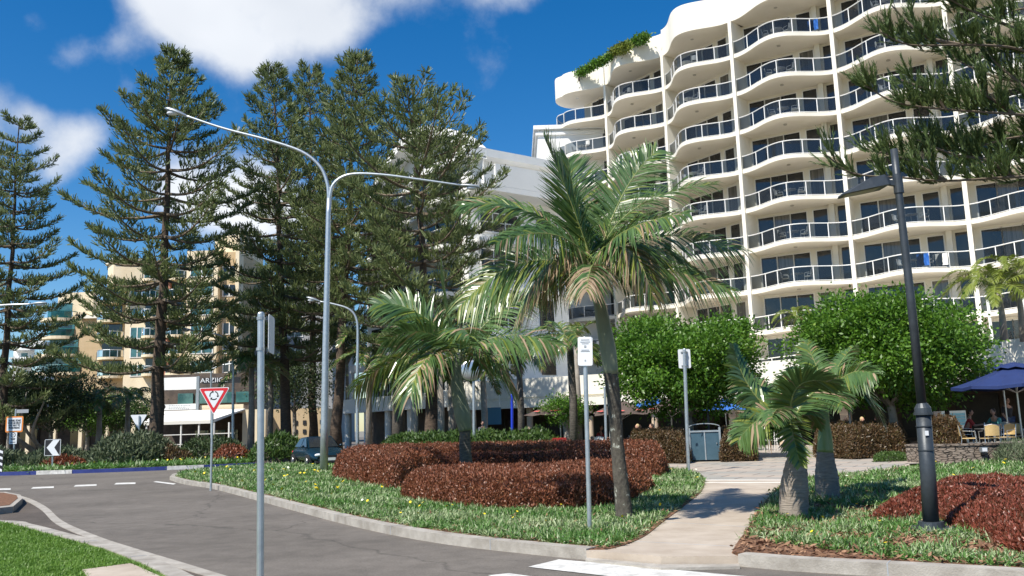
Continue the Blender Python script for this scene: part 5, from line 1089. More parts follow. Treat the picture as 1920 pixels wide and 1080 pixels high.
# near bare post, sign seen edge on
o, b, t = post_at((488, 1185), 7.0, 588, .028, 'signpost', 'nearest tall galvanised post with its sign plate seen almost edge on', top_px=489.5)
s = MB(); plate(s, rrect(.28, .31, .03), .0, .004, 0, 0); sg = s.build('sign_plate', 'sign_white', o); sg.rotation_euler = (0, 0, R_(96)); sg.location = (t[0] + .055, .12, t[2] - .16)
for z in (t[2] - .04, t[2] - .29): MB().cyl((t[0], 0), .034, z - .012, z + .012, 14).build('clamp', 'galv_dark', o)
# parking sign
o, b, t = post_at((1106, 1003), 12.4, 633, .032, 'parking_sign', 'white parking sign on a galvanised post at the edge of the garden bed', top_px=1096, zb=KH - .02)
s = MB(); plate(s, rrect(.21, .41, .025), 0, .004); sg = s.build('sign_plate', 'sign_white', o); sg.location = (t[0] - .004, -.05, t[2] - .2); sg.rotation_euler = (0, R_(2), R_(-12))
l = MB()
for i, (w_, z, h) in enumerate([(.12, .165, .008), (.14, .135, .007), (.10, .11, .006), (.03, .07, .03), (.11, .02, .006), (.13, 0, .006), (.02, -.13, .02)]): l.box(-w_ / 2, w_ / 2, -.006, -.001, z - h / 2, z + h / 2)
l.build('lettering', 'sign_grey', sg)
# second sign seen from behind
o, b, t = post_at((1291, 886), 25.5, 655, .05, 'signpost', 'signpost seen from behind with clamped white plate before the left round tree', top_px=1283, zb=KH - .03)
s = MB(); plate(s, rrect(.36, .56, .04), .06, .004); sg = s.build('sign_plate', 'sign_white', o); sg.location = (t[0], 0, t[2] - .27)
for z in (t[2] - .08, t[2] - .48): k = MB(); k.cyl((t[0], 0), .06, z - .02, z + .02, 14); k.box(t[0] - .1, t[0] + .1, .04, .062, z - .02, z + .02); k.build('clamp', 'galv_dark', o)
# give way sign with roundabout symbol
GD = 26.0; o, b, t = post_at((396, 886), GD, 730, .035, 'roundabout_sign', 'red and white triangular give way sign with black circling arrows on a post', 'road sign', top_px=399.5, zb=0)
ctr = P(402.5, 742, GD) - b; side = .93; hh_ = side * .866
def tri(sz, r=.05):
    pts = [(-sz / 2, sz * .2887), (sz / 2, sz * .2887), (0, -sz * .5774)]; out_ = []
    for i in range(3):
        p0, p1, p2 = np.array(pts[i - 1]), np.array(pts[i]), np.array(pts[(i + 1) % 3]); a = p1 + unit(p0 - p1) * r * 1.5; c = p1 + unit(p2 - p1) * r * 1.5
        for t_ in (0, .25, .5, .75, 1): out_.append(tuple((1 - t_) ** 2 * a + 2 * t_ * (1 - t_) * p1 + t_ ** 2 * c))
    return out_
g = empty('sign_face', (0, 0, 0), None, None); g.parent = o; g.location = (ctr[0], -.06, ctr[2] + .0)
bpy.data.objects.remove(g)
cz = ctr[2] - .03; cx_ = ctr[0]
s = MB(); plate(s, [(x + cx_, y) for x, y in tri(side, .05)], -.055, .005, 0, cz); face = s.build('sign_plate', 'sign_white', o)
s = MB(); plate(s, [(x + cx_, y) for x, y in tri(side * .93, .04)], -.060, .004, 0, cz); s.build('red_border', 'sign_red', face)
s = MB(); plate(s, [(x + cx_, y) for x, y in tri(side * .64, .03)], -.065, .004, 0, cz); s.build('white_field', 'sign_white', face)
s = MB(); R1_, R2_ = .135, .105
for k in range(3):
    a0 = R_(75 + 120 * k); a1 = a0 - R_(80); n = 8; A = np.linspace(a0, a1, n)
    V = [(cx_ + R1_ * math.cos(a), -.069, cz + .035 + R1_ * math.sin(a)) for a in A] + [(cx_ + R2_ * math.cos(a), -.069, cz + .035 + R2_ * math.sin(a)) for a in A]
    s.add(V, [(i, i + 1, n + i + 1, n + i) for i in range(n - 1)])
    ah = a1 - R_(24); c_, s_ = math.cos, math.sin
    s.add([(cx_ + .165 * c_(a1), -.069, cz + .035 + .165 * s_(a1)), (cx_ + .075 * c_(a1), -.069, cz + .035 + .075 * s_(a1)), (cx_ + .12 * c_(ah), -.069, cz + .035 + .12 * s_(ah))], [(0, 1, 2)])
s.build('arrow_symbol', 'sign_black', face)
# chevron board on the roundabout
CD = 43.9; o, b, t = post_at((99, 866), CD, 830, .04, 'arrow_sign', 'square black board with white left pointing arrow on the roundabout', 'road sign', zb=.17)
c = P(100, 839, CD) - b; s = MB(); W2 = .82
plate(s, [(x + c[0], y) for x, y in rrect(W2, W2, .05)], -.06, .01, 0, c[2]); f = s.build('sign_plate', 'sign_black', o)
s = MB(); h_ = W2 / 2 - .03
for V in ([(-.30, 0), (.02, h_), (.34, h_), (.08, 0)], [(-.30, 0), (.08, 0), (.34, -h_), (.02, -h_)]): s.add([(x + c[0], -.066, y + c[2]) for x, y in V], [(0, 1, 2, 3)])
s.build('arrow', 'sign_white', f)
s = MB()
for a, b_ in (((-h_ - .01, -h_), (-h_ - .01, h_)), ((h_ + .01, -h_), (h_ + .01, h_)), ((-h_, h_ + .01), (h_, h_ + .01)), ((-h_, -h_ - .01), (h_, -h_ - .01))): s.bar((a[0] + c[0], -.064, a[1] + c[2]), (b_[0] + c[0], -.064, b_[1] + c[2]), .02, .02, 0, (0, 1, 0))
s.build('border', 'sign_white', f)
# back of a give way sign beside the pine
o, b, t = post_at((261, 838), 52, 780, .05, 'give_way_sign', 'white back of a triangular sign with small plate below, left of the tallest pine trunk', 'road sign', zb=0)
c = P(259, 790, 52) - b; s = MB(); plate(s, [(x * 1.0 + c[0], y) for x, y in tri(1.0, .05)], .05, .008, 0, c[2] + .1); s.build('sign_plate', 'sign_white', o)
c = P(258, 821, 52) - b; s = MB(); plate(s, [(x + c[0], y) for x, y in rrect(.42, .55, .04)], .05, .008, 0, c[2]); s.build('small_plate', 'sign_white', o)
# shared zone sign
SD_ = 50.0; o, b, t = post_at((26, 850), SD_, 768, .05, 'shared_zone_sign', 'white sign with orange border warning of a shared pedestrian zone at the far left', 'road sign', top_px=30, zb=0)
c = P(28, 795.5, SD_) - b; s = MB(); plate(s, [(x + c[0], y) for x, y in rrect(1.0, .90, .08)], -.06, .01, 0, c[2]); f = s.build('sign_plate', 'sign_orange', o)
s = MB(); plate(s, [(x + c[0], y) for x, y in rrect(.84, .74, .03)], -.066, .008, 0, c[2]); s.build('white_field', 'sign_white', f)
text_mesh('lettering', 'SHARED ZONE\nVEHICLES MUST\nGIVE WAY TO\nPEDESTRIANS', .145, Matrix.Translation((c[0], -.074, c[2] - .0)) @ STAND, 'sign_black', f, .003, .72, .003)
c = P(25.5, 821, SD_) - b; s = MB(); plate(s, [(x + c[0], y) for x, y in rrect(.44, .68, .03)], -.06, .01, 0, c[2]); f2 = s.build('parking_plate', 'sign_white', o)
s = MB(); A = np.linspace(0, 6.283, 17)
s.add([(c[0] + .14 * math.cos(a), -.066, c[2] + .17 + .14 * math.sin(a)) for a in A[:-1]] + [(c[0] + .105 * math.cos(a), -.066, c[2] + .17 + .105 * math.sin(a)) for a in A[:-1]], [(i, (i + 1) % 16, 16 + (i + 1) % 16, 16 + i) for i in range(16)])
for z, w_ in ((.17, .08), (-.04, .26), (-.10, .22), (-.24, .3)): s.box(c[0] - w_ / 2, c[0] + w_ / 2, -.066, -.062, c[2] + z - .02, c[2] + z + .02)
s.build('symbol', 'sign_black', f2)
c = P(42, 771, SD_) - b; s = MB(); s.box(c[0] - .32, c[0] + .36, -.02, .02, c[2] - .1, c[2] + .1); s.build('street_name_blade', 'sign_grey', o)
# striped hazard board at the left edge
q = gp(1, 860, 41.5, .0); o = empty('hazard_marker', q, 'black and white striped marker board cut by the left photo edge', 'road sign'); s = MB(); s.box(-.25, .12, -.02, .02, .2, 1.25); f = s.build('sign_plate', 'sign_black', o)
s = MB()
for k in range(4): z = .22 + k * .28; s.add([(-.24, -.024, z + .13), (.11, -.024, z), (.11, -.024, z + .12), (-.24, -.024, z + .25)], [(0, 1, 2, 3)])
s.build('stripes', 'sign_white', f); MB().cyl((-.06, .04), .03, 0, 1.2, 8).build('post', 'galv', o)
# ------------------------------------------------------------ street lamps
def cobra(mb, a, d, r=1.0): pass
LD = 32.5; b = np.array(gp(607, 888, LD, 0)); o = empty('street_lamp', b, 'tall galvanised street lamp with two curved arms spreading over the road', 'street lamp')
V = lambda x, y, dz=0: P(x, y, LD + dz) - b
s = MB(); s.tube([(0, 0, 0), V(608.5, 800), V(611, 640), V(614, 500), V(616, 400), V(617.5, 372)], [.155, .145, .125, .11, .10, .10], 12); s.build('pole', 'galv', o, True)
s = MB(); s.tube(smooth_line([V(617, 378), V(614, 345), V(600, 312), V(565, 284), V(500, 262), V(420, 241), V(345, 216)], 6), np.linspace(.075, .045, 37), 10); s.build('lamp_arm', 'galv', o, True)
s = MB(); s.tube(smooth_line([V(617, 378), V(623, 350), V(640, 333), V(668, 326), V(720, 328), V(790, 337), V(868, 348)], 6), np.linspace(.075, .04, 37), 10); s.build('lamp_arm', 'galv', o, True)
def head(parent, c, axis, sz=1.0, mt='galv_dark', flip=1):
    axis = unit(axis); up = np.array((0, 0, 1.)); sd = unit(np.cross(axis, up)); u2 = np.cross(sd, axis)
    pr = [(-.1, .06, .05), (.0, .09, .07), (.15, .15, .10), (.4, .18, .12), (.65, .15, .10), (.78, .05, .03)]; n = 12; Vv = []
    for t, w_, h in pr:
        for k in range(n): a = 2 * math.pi * k / n; Vv.append(c + axis * t * sz + sd * w_ * sz * math.cos(a) + u2 * sz * (h * math.sin(a) if math.sin(a) > 0 else .35 * h * math.sin(a)))
    m = MB(); m.add(Vv, [(i * n + j, i * n + (j + 1) % n, (i + 1) * n + (j + 1) % n, (i + 1) * n + j) for i in range(len(pr) - 1) for j in range(n)]); hd = m.build('lamp_head', mt, parent, True)
    m = MB(); m.ell(c + axis * .42 * sz - u2 * .06 * sz, (.24 * sz, .13 * sz, .09 * sz), 12, 8); m.build('lens', 'lampglass', hd, True)
head(o, V(345, 216), V(310, 204) - V(345, 216), 1.05, 'galv'); head(o, V(868, 348), V(900, 352) - V(868, 348), .85, 'galv_dark')
s = MB(); s.tube([V(445, 247) , V(450, 238)], .02, 5); s.tube([V(443, 246), V(449, 237)], .015, 5); s.build('bird_spike', 'galv', o)
def small_lamp(base, d, pts, hx, label, r=.08):
    b = np.array(gp(*base, d, 0)); o = empty('curved_street_lamp', b, label, 'street lamp', 'curved street lamps in the background'); V = lambda x, y: P(x, y, d) - b
    s = MB(); s.tube(smooth_line([(0, 0, 0)] + [V(*q) for q in pts], 5), np.linspace(r * 1.3, r * .6, len(pts) * 5 + 1), 8); s.build('pole', 'galv', o, True); head(o, V(*pts[-1]), V(*hx) - V(*pts[-1]), 1.0)
small_lamp((670, 838), 50, [(670, 700), (671, 640), (669, 600), (655, 580), (625, 570), (598, 565)], (585, 561), 'slim curved street lamp between the double lamp and the medium palm')
small_lamp((437, 828), 60, [(437, 740), (437, 680), (432, 648), (415, 630), (380, 622), (360, 620)], (346, 618), 'curved street lamp in front of the cream tower, arm reaching left')
small_lamp((397, 828), 76, [(396, 740), (396, 700), (402, 690), (420, 684), (436, 682)], (446, 681), 'fainter curved street lamp left of the other, arm reaching right', .07)
small_lamp((-70, 850), 48, [(-72, 700), (-72, 620), (-64, 590), (-40, 577), (10, 572), (62, 570)], (80, 569), 'street lamp arm entering from the left photo edge', .08)
# dark lamp post
DL = 11.3; b = np.array(gp(1748, 1002, DL, KH)); o = empty('lamp_post', b, 'dark grey tapered lamp post with boxy lantern rising from the right garden bed', 'street lamp'); V = lambda x, y: P(x, y, DL) - b
s = MB(); s.tube([(0, 0, -.03), (0, 0, .05)], [.30, .27], 20); s.tube([(0, 0, .05), (0, 0, .12)], [.16, .15], 16); s.build('base_plate', 'lamp_dark', o)
lo_, mid_, tp = (0, 0, .1), V(1731, 775), V(1676, 280)
s = MB(); s.tube([lo_, V(1740, 890), mid_], [.097, .094, .092], 18); s.build('lower_shaft', 'lamp_dark', o, True)
s = MB(); q = mid_ + (0, 0, -.02); s.tube([q, q + (0, 0, .03), q + (0, 0, .032), q + (0, 0, .09), mid_ + (-.005, 0, .13)], [.118, .118, .105, .10, .062], 18); s.build('collar', 'lamp_dark', o)
for q in (V(1733, 800), V(1737, 845)): MB().tube([q, q + (0, 0, .013)], [.103, .103], 18).build('band', 'lamp_dark', o)
s = MB(); s.tube([mid_ + (-.005, 0, .1), V(1706, 545), V(1684, 352), tp], [.058, .053, .047, .046], 16); s.build('upper_shaft', 'lamp_dark', o, True)
s = MB(); q = V(1684, 345); s.tube([q - (0, 0, .13), q + (0, 0, .13)], [.062, .062], 16); s.bar(q, V(1655, 341), .05, .07); s.build('bracket', 'lamp_dark', o)
a0, a1 = V(1664, 343), V(1574, 362); ax = unit(a1 - a0); ln = np.linalg.norm(a1 - a0); Y = np.array((0, 1., 0)); up = unit(np.cross(Y, ax)); up = up if up[2] > 0 else -up
s = MB(); prof = [(0, -.035, .055, .10), (.06, -.05, .10, .16), (.26, -.05, .095, .17), (ln * .97, -.05, -.02, .15), (ln, -.05, -.04, .12)]; Vv = []
for t_, lo2, hi2, wv in prof: 
    for sx, h in ((-1, lo2), (1, lo2), (.75, hi2), (-.75, hi2)): Vv.append(a0 + ax * t_ + Y * wv * sx + up * h)
F = [(i * 4 + j, i * 4 + (j + 1) % 4, i * 4 + 4 + (j + 1) % 4, i * 4 + 4 + j) for i in range(4) for j in range(4)] + [(3, 2, 1, 0), (16, 17, 18, 19)]
s.add(Vv, F); hd = s.build('lantern', 'lamp_dark', o); s = MB(); s.add([a0 + ax * t_ + Y * w_ - up * .054 for t_, w_ in ((.16, -.11), (.16, .11), (ln * .93, .10), (ln * .93, -.10))], [(0, 1, 2, 3)]); s.build('lens', 'lens', hd)
s = MB(); q = V(1731, 812); s.box(q[0] - .025, q[0] + .02, -.106, -.101, q[2] - .03, q[2] + .03); s.build('sticker', 'sign_white', o)
# other thin poles
o, b, t = post_at((1136, 840), 33, 725, .05, 'flag_pole', 'white pole with narrow fabric banner beside the leaning palm', 'pole', top_px=1134)
s = MB(); s.box(t[0] + .09, t[0] + .42, -.01, .01, .05, t[2] - .1); s.build('banner', 'canvas', o)
o, b, t = post_at((889, 850), 41, 705, .07, 'pole', 'white pole topped by a round traffic mirror behind the medium palm', 'mirror pole', top_px=888)
s = MB(); s.ell((t[0] - .1, -.1, t[2] + .25), (.55, .08, .5), 20, 10); s.build('mirror', 'alu', o, True)
o, b, t = post_at((960, 836), 48, 740, .08, 'pole', 'bright blue pole with white foot in front of the shops', 'pole', mat_='blue_paint'); MB().cyl((0, 0), .12, 0, .75, 12).build('foot', 'rail', o)
o, b, t = post_at((476, 830), 70, 790, .07, 'pole', 'short white pole right of the restaurant awning', 'pole')
# ------------------------------------------------------------ bin
b0 = np.array(G(1324, 864, KH)); o = empty('litter_bin', b0, 'grey blue litter bin with silver frame and arched roof beside the hedge', 'bin', rz=R_(-12)); W_, D_b, H_ = 1.08, .8, 1.08
s = MB().box(-W_ / 2, W_ / 2, -D_b / 2, D_b / 2, .05, H_); s.build('body', 'bin_blue', o)
s = MB()
for x in (-W_ / 2, W_ / 2):
    for y in (-D_b / 2, D_b / 2): s.box(x - .035, x + .035, y - .035, y + .035, 0, H_ + .12)
for y in (-D_b / 2 - .012, D_b / 2 + .012): s.box(-W_ / 2 - .01, W_ / 2 + .01, y - .02, y + .02, H_ - .04, H_ + .02)
s.box(-.02, .02, -D_b / 2 - .025, -D_b / 2 - .002, .05, H_ - .05); s.build('frame', 'galv', o)
s = MB(); n = 12; Vv = []
for k in range(n + 1):
    a = math.pi * k / n; x = -W_ / 2 * 1.04 * math.cos(a); z = H_ + .12 + .13 * math.sin(a); Vv += [(x, -D_b / 2 - .04, z), (x, D_b / 2 + .04, z), (x, -D_b / 2 - .04, z + .03), (x, D_b / 2 + .04, z + .03)]
s.add(Vv, [(k * 4 + a, k * 4 + b_, k * 4 + 4 + b_, k * 4 + 4 + a) for k in range(n) for a, b_ in ((0, 1), (3, 2), (2, 0), (1, 3))]); s.build('roof', 'galv_dark', o)
s = MB(); s.cyl((W_ / 2 - .12, -D_b / 2 - .02), .02, .6, .66, 8); s.build('lock', 'galv', o)
# ------------------------------------------------------------ cars
def car_mesh(paint, o, scale=1.0):
    st = [(-2.2, .62, .35, .62, .60), (-2.12, .80, .28, .80, .72), (-1.6, .86, .22, .93, .80), (-.8, .87, .2, .92, .82), (.0, .87, .2, .92, .82), (.8, .87, .2, .92, .82), (1.0, .86, .2, .93, .80), (1.7, .84, .22, .80, .76), (2.12, .76, .28, .66, .66), (2.22, .62, .36, .56, .56)]
    s = MB(); Vv = []
    for x, w_, z0, z1, wt in st:
        for y, z in ((-w_ * .93, z0), (-w_, (z0 + z1) * .5), (-wt, z1 - .03), (-wt * .7, z1), (wt * .7, z1), (wt, z1 - .03), (w_, (z0 + z1) * .5), (w_ * .93, z0)): Vv.append((x, y, z))
    m = 8; s.add(Vv, [(i * m + j, i * m + (j + 1) % m, (i + 1) * m + (j + 1) % m, (i + 1) * m + j) for i in range(len(st) - 1) for j in range(m)] + [tuple(range(m)), tuple(range((len(st) - 1) * m + m - 1, (len(st) - 1) * m - 1, -1))])
    body = s.build('body', paint, o)
    md = body.modifiers.new('b', 'SUBSURF'); md.levels = 1; md.render_levels = 1
    for p in body.data.polygons: p.use_smooth = True
    cab = [(-1.55, .90, .66), (-1.0, 1.36, .56), (.15, 1.40, .57), (.95, .92, .68)]
    s = MB(); low = [(-1.75, .74), (-.9, .76), (.2, .76), (1.12, .74)]; Vv = []
    for (x, z, w_), (xl, wl) in zip(cab, low): Vv += [(x, -w_, z), (x, w_, z)]
    for (xl, wl) in low: Vv += [(xl, -wl, .86), (xl, wl, .86)]
    s.add(Vv, [(2, 3, 5, 4), (0, 1, 3, 2), (4, 5, 7, 6), (8, 0, 2, 10), (10, 2, 4, 12), (12, 4, 6, 14), (9, 11, 3, 1), (11, 13, 5, 3), (13, 15, 7, 5)]); s.build('cabin', paint, o)
    g = MB()
    for sg in (-1, 1):
        k = .012 * sg
        for x0, x1, x2, x3 in ((-1.38, -1.0, -.25, -.25), (-.17, -.17, .18, .88)):
            g.add([(x0, sg * .755 + k, .95), (x1, sg * .60 + k, 1.31), (x2, sg * .60 + k, 1.33), (x3, sg * .755 + k, .95)], [(0, 1, 2, 3) if sg > 0 else (3, 2, 1, 0)])
    g.add([(1.03, -.66, .93), (1.03, .66, .93), (.24, .53, 1.375), (.24, -.53, 1.375)], [(0, 1, 2, 3)]); g.add([(-1.66, -.64, .95), (-1.66, .64, .95), (-1.07, .52, 1.345), (-1.07, -.52, 1.345)], [(3, 2, 1, 0)]); g.build('windows', 'window', o)
    for x in (-1.35, 1.38):
        for y in (-.80, .80):
            s = MB(); s.tube([(x, y - .1, .31), (x, y + .1, .31)], [.31, .31], 20); w_ = s.build('wheel', 'tyre', o); s = MB(); sg = 1 if y > 0 else -1; s.tube([(x, y + sg * .07, .31), (x, y + sg * .108, .31)], [.19, .17], 14); s.build('rim', 'rim', w_)
    for y in (-.55, .55): MB().ell((2.13, y, .60), (.10, .17, .075), 10, 6).build('headlight', 'lampglass', o, True)
    for y in (-.6, .6): MB().ell((-2.12, y, .7), (.08, .15, .08), 10, 6).build('tail_light', 'sign_red', o, True)
    MB().box(2.235, 2.25, -.19, .19, .36, .48).build('number_plate', 'plate', o); MB().box(2.20, 2.232, -.4, .4, .52, .58).build('grille', 'sign_black', o)
    for y in (-.86, .86): MB().ell((.62, y * 1.03, .98), (.08, .09, .06), 8, 6).build('mirror', paint, o, True)
    MB().box(2.06, 2.275, -.7, .7, .26, .34).build('bumper', 'tyre', o)
q = gp(597, 870, 40.8, .005); o = empty('parked_car', q, 'dark blue green sedan driving toward the camera at the roundabout', 'car', rz=R_(-63)); car_mesh('car_blue', o)
q = gp(402, 830, 62, .005); o = empty('parked_car', q, 'red car of which only the roof shows above the roundabout shrubs', 'car', rz=R_(-5)); car_mesh('car_red', o)
q = gp(812, 830, 52, .005); o = empty('parked_car', q, 'silver car half hidden behind green shrubs in front of the shops', 'car', rz=R_(10)); car_mesh('car_silver', o)
# ------------------------------------------------------------ terrace wall and terrace
wa = [tuple(P(1700, 860, 27.6)[:2]), tuple(P(1745, 860, 26.6)[:2]), tuple(P(1840, 860, 26.2)[:2]), tuple(P(1925, 860, 26.6)[:2]), tuple(P(2100, 860, 27.5)[:2])]
wa = [tuple(q) for q in smooth_line(wa, 4)]; wb_ = [tuple(q) for q in offset(wa, .45)]; wc = np.array((*wa[6], 0))
o = empty('stone_wall', wc, 'low curved retaining wall of rough brown stone at the right', 'wall'); s = MB(); s.prism([tuple(np.array(q) - wc[:2]) for q in wa + wb_[::-1]], .05, .60); s.build('masonry', 'stone', o)
s = MB(); wx = offset(wa, -.03); wy = offset(wa, .48); s.prism([tuple(np.array(q) - wc[:2]) for q in list(wx) + list(wy)[::-1]], .603, .66); s.build('coping', 'stone', o)
c = P(1843, 843, 26.1) - wc; s = MB(); s.box(c[0] - .09, c[0] + .09, c[1] - .1, c[1] + .03, c[2] - .07, c[2] + .07); f = s.build('plaque', 'galv', o); s = MB(); s.box(c[0] - .07, c[0] + .07, c[1] - .106, c[1] - .101, c[2] - .05, c[2] + .05); s.build('plaque_face', 'sign_white', f)
structure(MB().prism([tuple(q) for q in wb_] + [(32, 30), (27, 38), (16, 38)], .05, .30).build('terrace', 'paver'))
# low stone planter edge behind the red hedge
q0, q1 = P(915, 842, 40)[:2], P(1045, 842, 39)[:2]; o = empty('planter_wall', (*q0, 0), 'low pale stone edging wall behind the long red hedge', 'wall'); s = MB(); s.bar((0, 0, .25), (*(q1 - q0), .25), .4, .5); s.build('masonry', 'stone', o)
s = MB(); s.bar((0, 0, .53), (*(q1 - q0), .53), .5, .06); s.build('coping', 'kerb', o)
# ------------------------------------------------------------ umbrellas
def umbrella(c, R, hz, rise, m, label, n=8, group=None, vent=True, logo=False, zb=KH, rz=0.2, drop=.0, sq=False):
    o = empty('umbrella', (c[0], c[1], zb), label, 'umbrella', group, rz); H = hz - zb
    MB().cyl((0, 0), .03, 0, H + rise + .1, 10).build('pole', 'alu', o); MB().cyl((0, 0), .3, 0, .08, 16).build('foot', 'galv_dark', o)
    s = MB(); k = 8; Vv = []
    for i in range(k + 1):
        f = i / k
        for j in range(n * 2):
            a = math.pi * j / n; rr = R * (.14 + .86 * f) * (1 if j % 2 == 0 else math.cos(math.pi / n) * (1 - .025 * f)); Vv.append((rr * math.cos(a), rr * math.sin(a), H + rise * (1 - f) ** 1.15 - (.05 * f if j % 2 else 0)))
    m2 = n * 2; s.add(Vv, [(i * m2 + j, (i + 1) * m2 + j, (i + 1) * m2 + (j + 1) % m2, i * m2 + (j + 1) % m2) for i in range(k) for j in range(m2)])
    if drop: 
        e = Vv[-m2:]; s.add(e + [(x, y, z - drop) for x, y, z in e], [(j, (j + 1) % m2, m2 + (j + 1) % m2, m2 + j) for j in range(m2)])
    cn = s.build('canopy', m, o)
    if vent:
        s = MB(); Vv = []
        for i, (rr, zz) in enumerate(((.02, .20), (.17, .13), (.30, .03))):
            for j in range(m2): a = math.pi * j / n; w2 = R * rr * (1 if j % 2 == 0 else .96); Vv.append((w2 * math.cos(a), w2 * math.sin(a), H + rise + zz - .04 - (.05 if (i == 2 and j % 2) else 0)))
        s.add(Vv, [(i * m2 + j, (i + 1) * m2 + j, (i + 1) * m2 + (j + 1) % m2, i * m2 + (j + 1) % m2) for i in range(2) for j in range(m2)]); s.build('vent', m, cn)
    s = MB()
    for j in range(n): a = 2 * math.pi * j / n; s.tube([(.05, 0, H - .25) if 0 else (0, 0, H - .25), (R * .55 * math.cos(a), R * .55 * math.sin(a), H + rise * .38)], .012, 4)
    s.build('strut', 'alu', o)
    if logo:
        s = MB()
        for j in range(n):
            a = 2 * math.pi * (j + .5) / n; rr = R * .80; zc = H + rise * (.26) ** 1.15 + .0; tx = np.array((-math.sin(a), math.cos(a), 0)); rd = np.array((math.cos(a), math.sin(a), -rise / R * .75)); c3 = np.array((rr * math.cos(a) * .93, rr * math.sin(a) * .93, zc + .03))
            for (u, v, ru, rv) in ((-.1, 0, .16, .06), (.12, .04, .14, .07), (.0, -.06, .1, .05)):
                s.add([c3 + tx * (u + ru * math.cos(t)) + rd * (v + rv * math.sin(t)) + (0, 0, .012) for t in np.linspace(0, 6.283, 11)[:-1]], [tuple(range(10))])
        s.build('logo', 'logo_red', cn)
    return o
gU = 'brown cafe umbrellas'
for px, py, d, R, lab in ((1050, 777, 41, 1.75, 'leftmost brown cafe umbrella with red emblem'), (1165, 777, 41.5, 1.7, 'brown cafe umbrella with red emblem behind the parking signpost'), (1258, 772, 43, 1.6, 'brown umbrella mostly hidden by the leaning palm and fig tree')):
    q = P(px, py, d); umbrella(q, R, q[2], .62, 'umb_brown', lab, group=gU, logo=True, vent=False)
q = P(1905, 722, 29); umbrella(q, 1.95, q[2], .6, 'umb_blue', 'big navy blue umbrella over the wicker chairs at the right edge', zb=.3, drop=.1, rz=.35)
q = P(1880, 717, 34); umbrella(q, 2.0, q[2], .55, 'umb_blue', 'navy blue umbrella behind the big one at the right', zb=.3, drop=.1, rz=.1)
for px, py, d, lab in ((1225, 762, 46, 'small bright blue umbrella under the left fig tree'), (1360, 768, 47, 'bright blue umbrella between the two fig trees')):
    q = P(px, py, d); umbrella(q, 1.3, q[2], .45, 'umb_sky', lab, group='bright blue cafe umbrellas')
# ------------------------------------------------------------ furniture
def chair(label, cat='chair', m='alu', seat='alu', wicker=False, group=None, name='cafe_chair'):
    o = empty(name, (0, 0, 0), label, cat, group); s = MB(); r = .013
    for sg in (-1, 1):
        s.tube([(sg * .24, -.22, 0), (sg * .24, -.2, .44), (sg * .25, -.18, .66), (sg * .25, .15, .68)], r, 6); s.tube([(sg * .24, .26, 0), (sg * .22, .2, .44), (sg * .22, .26, .84)], r, 6)
    s.tube([(-.22, .26, .84), (0, .29, .88), (.22, .26, .84)], r, 6); s.tube([(-.24, -.2, .43), (.24, -.2, .43)], r, 6); s.build('frame', m, o)
    t = MB(); t.box(-.22, .22, -.2, .21, .43, .455); t.build('seat', seat, o)
    t = MB(); n = 6; Vv = []
    for i in range(n + 1):
        x = -.21 + .42 * i / n; y = .24 + .05 * math.cos(math.pi * (i / n - .5)); Vv += [(x, y - .02, .52), (x, y, .83 + .04 * math.cos(math.pi * (i / n - .5))), (x, y + .015, .83 + .04 * math.cos(math.pi * (i / n - .5))), (x, y - .005, .52)]
    t.add(Vv, [(i * 4 + a, i * 4 + (a + 1) % 4, i * 4 + 4 + (a + 1) % 4, i * 4 + 4 + a) for i in range(n) for a in range(4)]); t.build('backrest', seat, o); return o
def table(label, group=None, name='cafe_table', r=.38, h=.73):
    o = empty(name, (0, 0, 0), label, 'table', group); MB().cyl((0, 0), r, h - .025, h, 20).build('table_top', 'alu', o); s = MB()
    s.cyl((0, 0), .025, .03, h - .026, 8)
    for k in range(4): a = k * math.pi / 2 + .4; s.tube([(0, 0, .08), (.3 * math.cos(a), .3 * math.sin(a), .01)], .015, 5)
    s.build('pedestal', 'alu', o); return o
def place(o, x, y, z, rz): o.location = (x, y, z); o.rotation_euler = (0, 0, rz); return o
gC = 'wicker chairs on the stone terrace'
for i, (px, d, rz, lab) in enumerate([(1818, 28.6, R_(60), 'wicker chair turned side on, left of the three on the terrace'), (1857, 28.0, R_(172), 'wicker chair with its back to the camera, middle of the terrace'), (1886, 28.5, R_(-70), 'wicker chair facing left at the terrace table'), (1905, 29.5, R_(-20), 'dark wicker chair behind the others in umbrella shade')]):
    c = chair(lab, m='alu', seat='wicker', group=gC, name='wicker_chair') ; q = P(px, 830, d); place(c, q[0], q[1], .31, rz)
q = P(1850, 800, 29.3); place(table('small terrace table with sauce bottles among the wicker chairs'), q[0], q[1], .31, 0)
for k, x in enumerate((-.06, .06)):
    bt = MB().tube([(0, 0, 0), (0, 0, .12), (0, 0, .15), (0, 0, .19)], [.03, .03, .012, .012], 8).build('sauce_bottle', 'sign_white' if k == 0 else 'redleaf2'); tag(bt, ('white' if k == 0 else 'red') + ' sauce bottle on the terrace table', 'bottle'); bt.location = (q[0] + x, q[1], .31 + .731)
first = None
for i, (px, d, rz, lab) in enumerate([(1398, 38, R_(100), 'white cafe chair seen side on right of the ball bush'), (1447, 41, R_(-80), 'white cafe chair facing left in front of the dark arch'), (1466, 40, R_(150), 'white cafe chair left of the front bottle palm trunk'), (1428, 43, R_(0), 'cafe chair behind the table in the dark arch'), (1164, 37, R_(40), 'pale cafe chair behind the red hedge beside the leaning palm'), (1120, 40, R_(-30), 'cafe chair in shade under the brown umbrella')]):
    if first is None: first = chair(lab, m='rail', seat='rail', group='white cafe chairs outside the arches'); o = first
    else: o = copy_tree(first); o['label'] = lab
    q = P(px, 850, d); place(o, q[0], q[1], KH, rz)
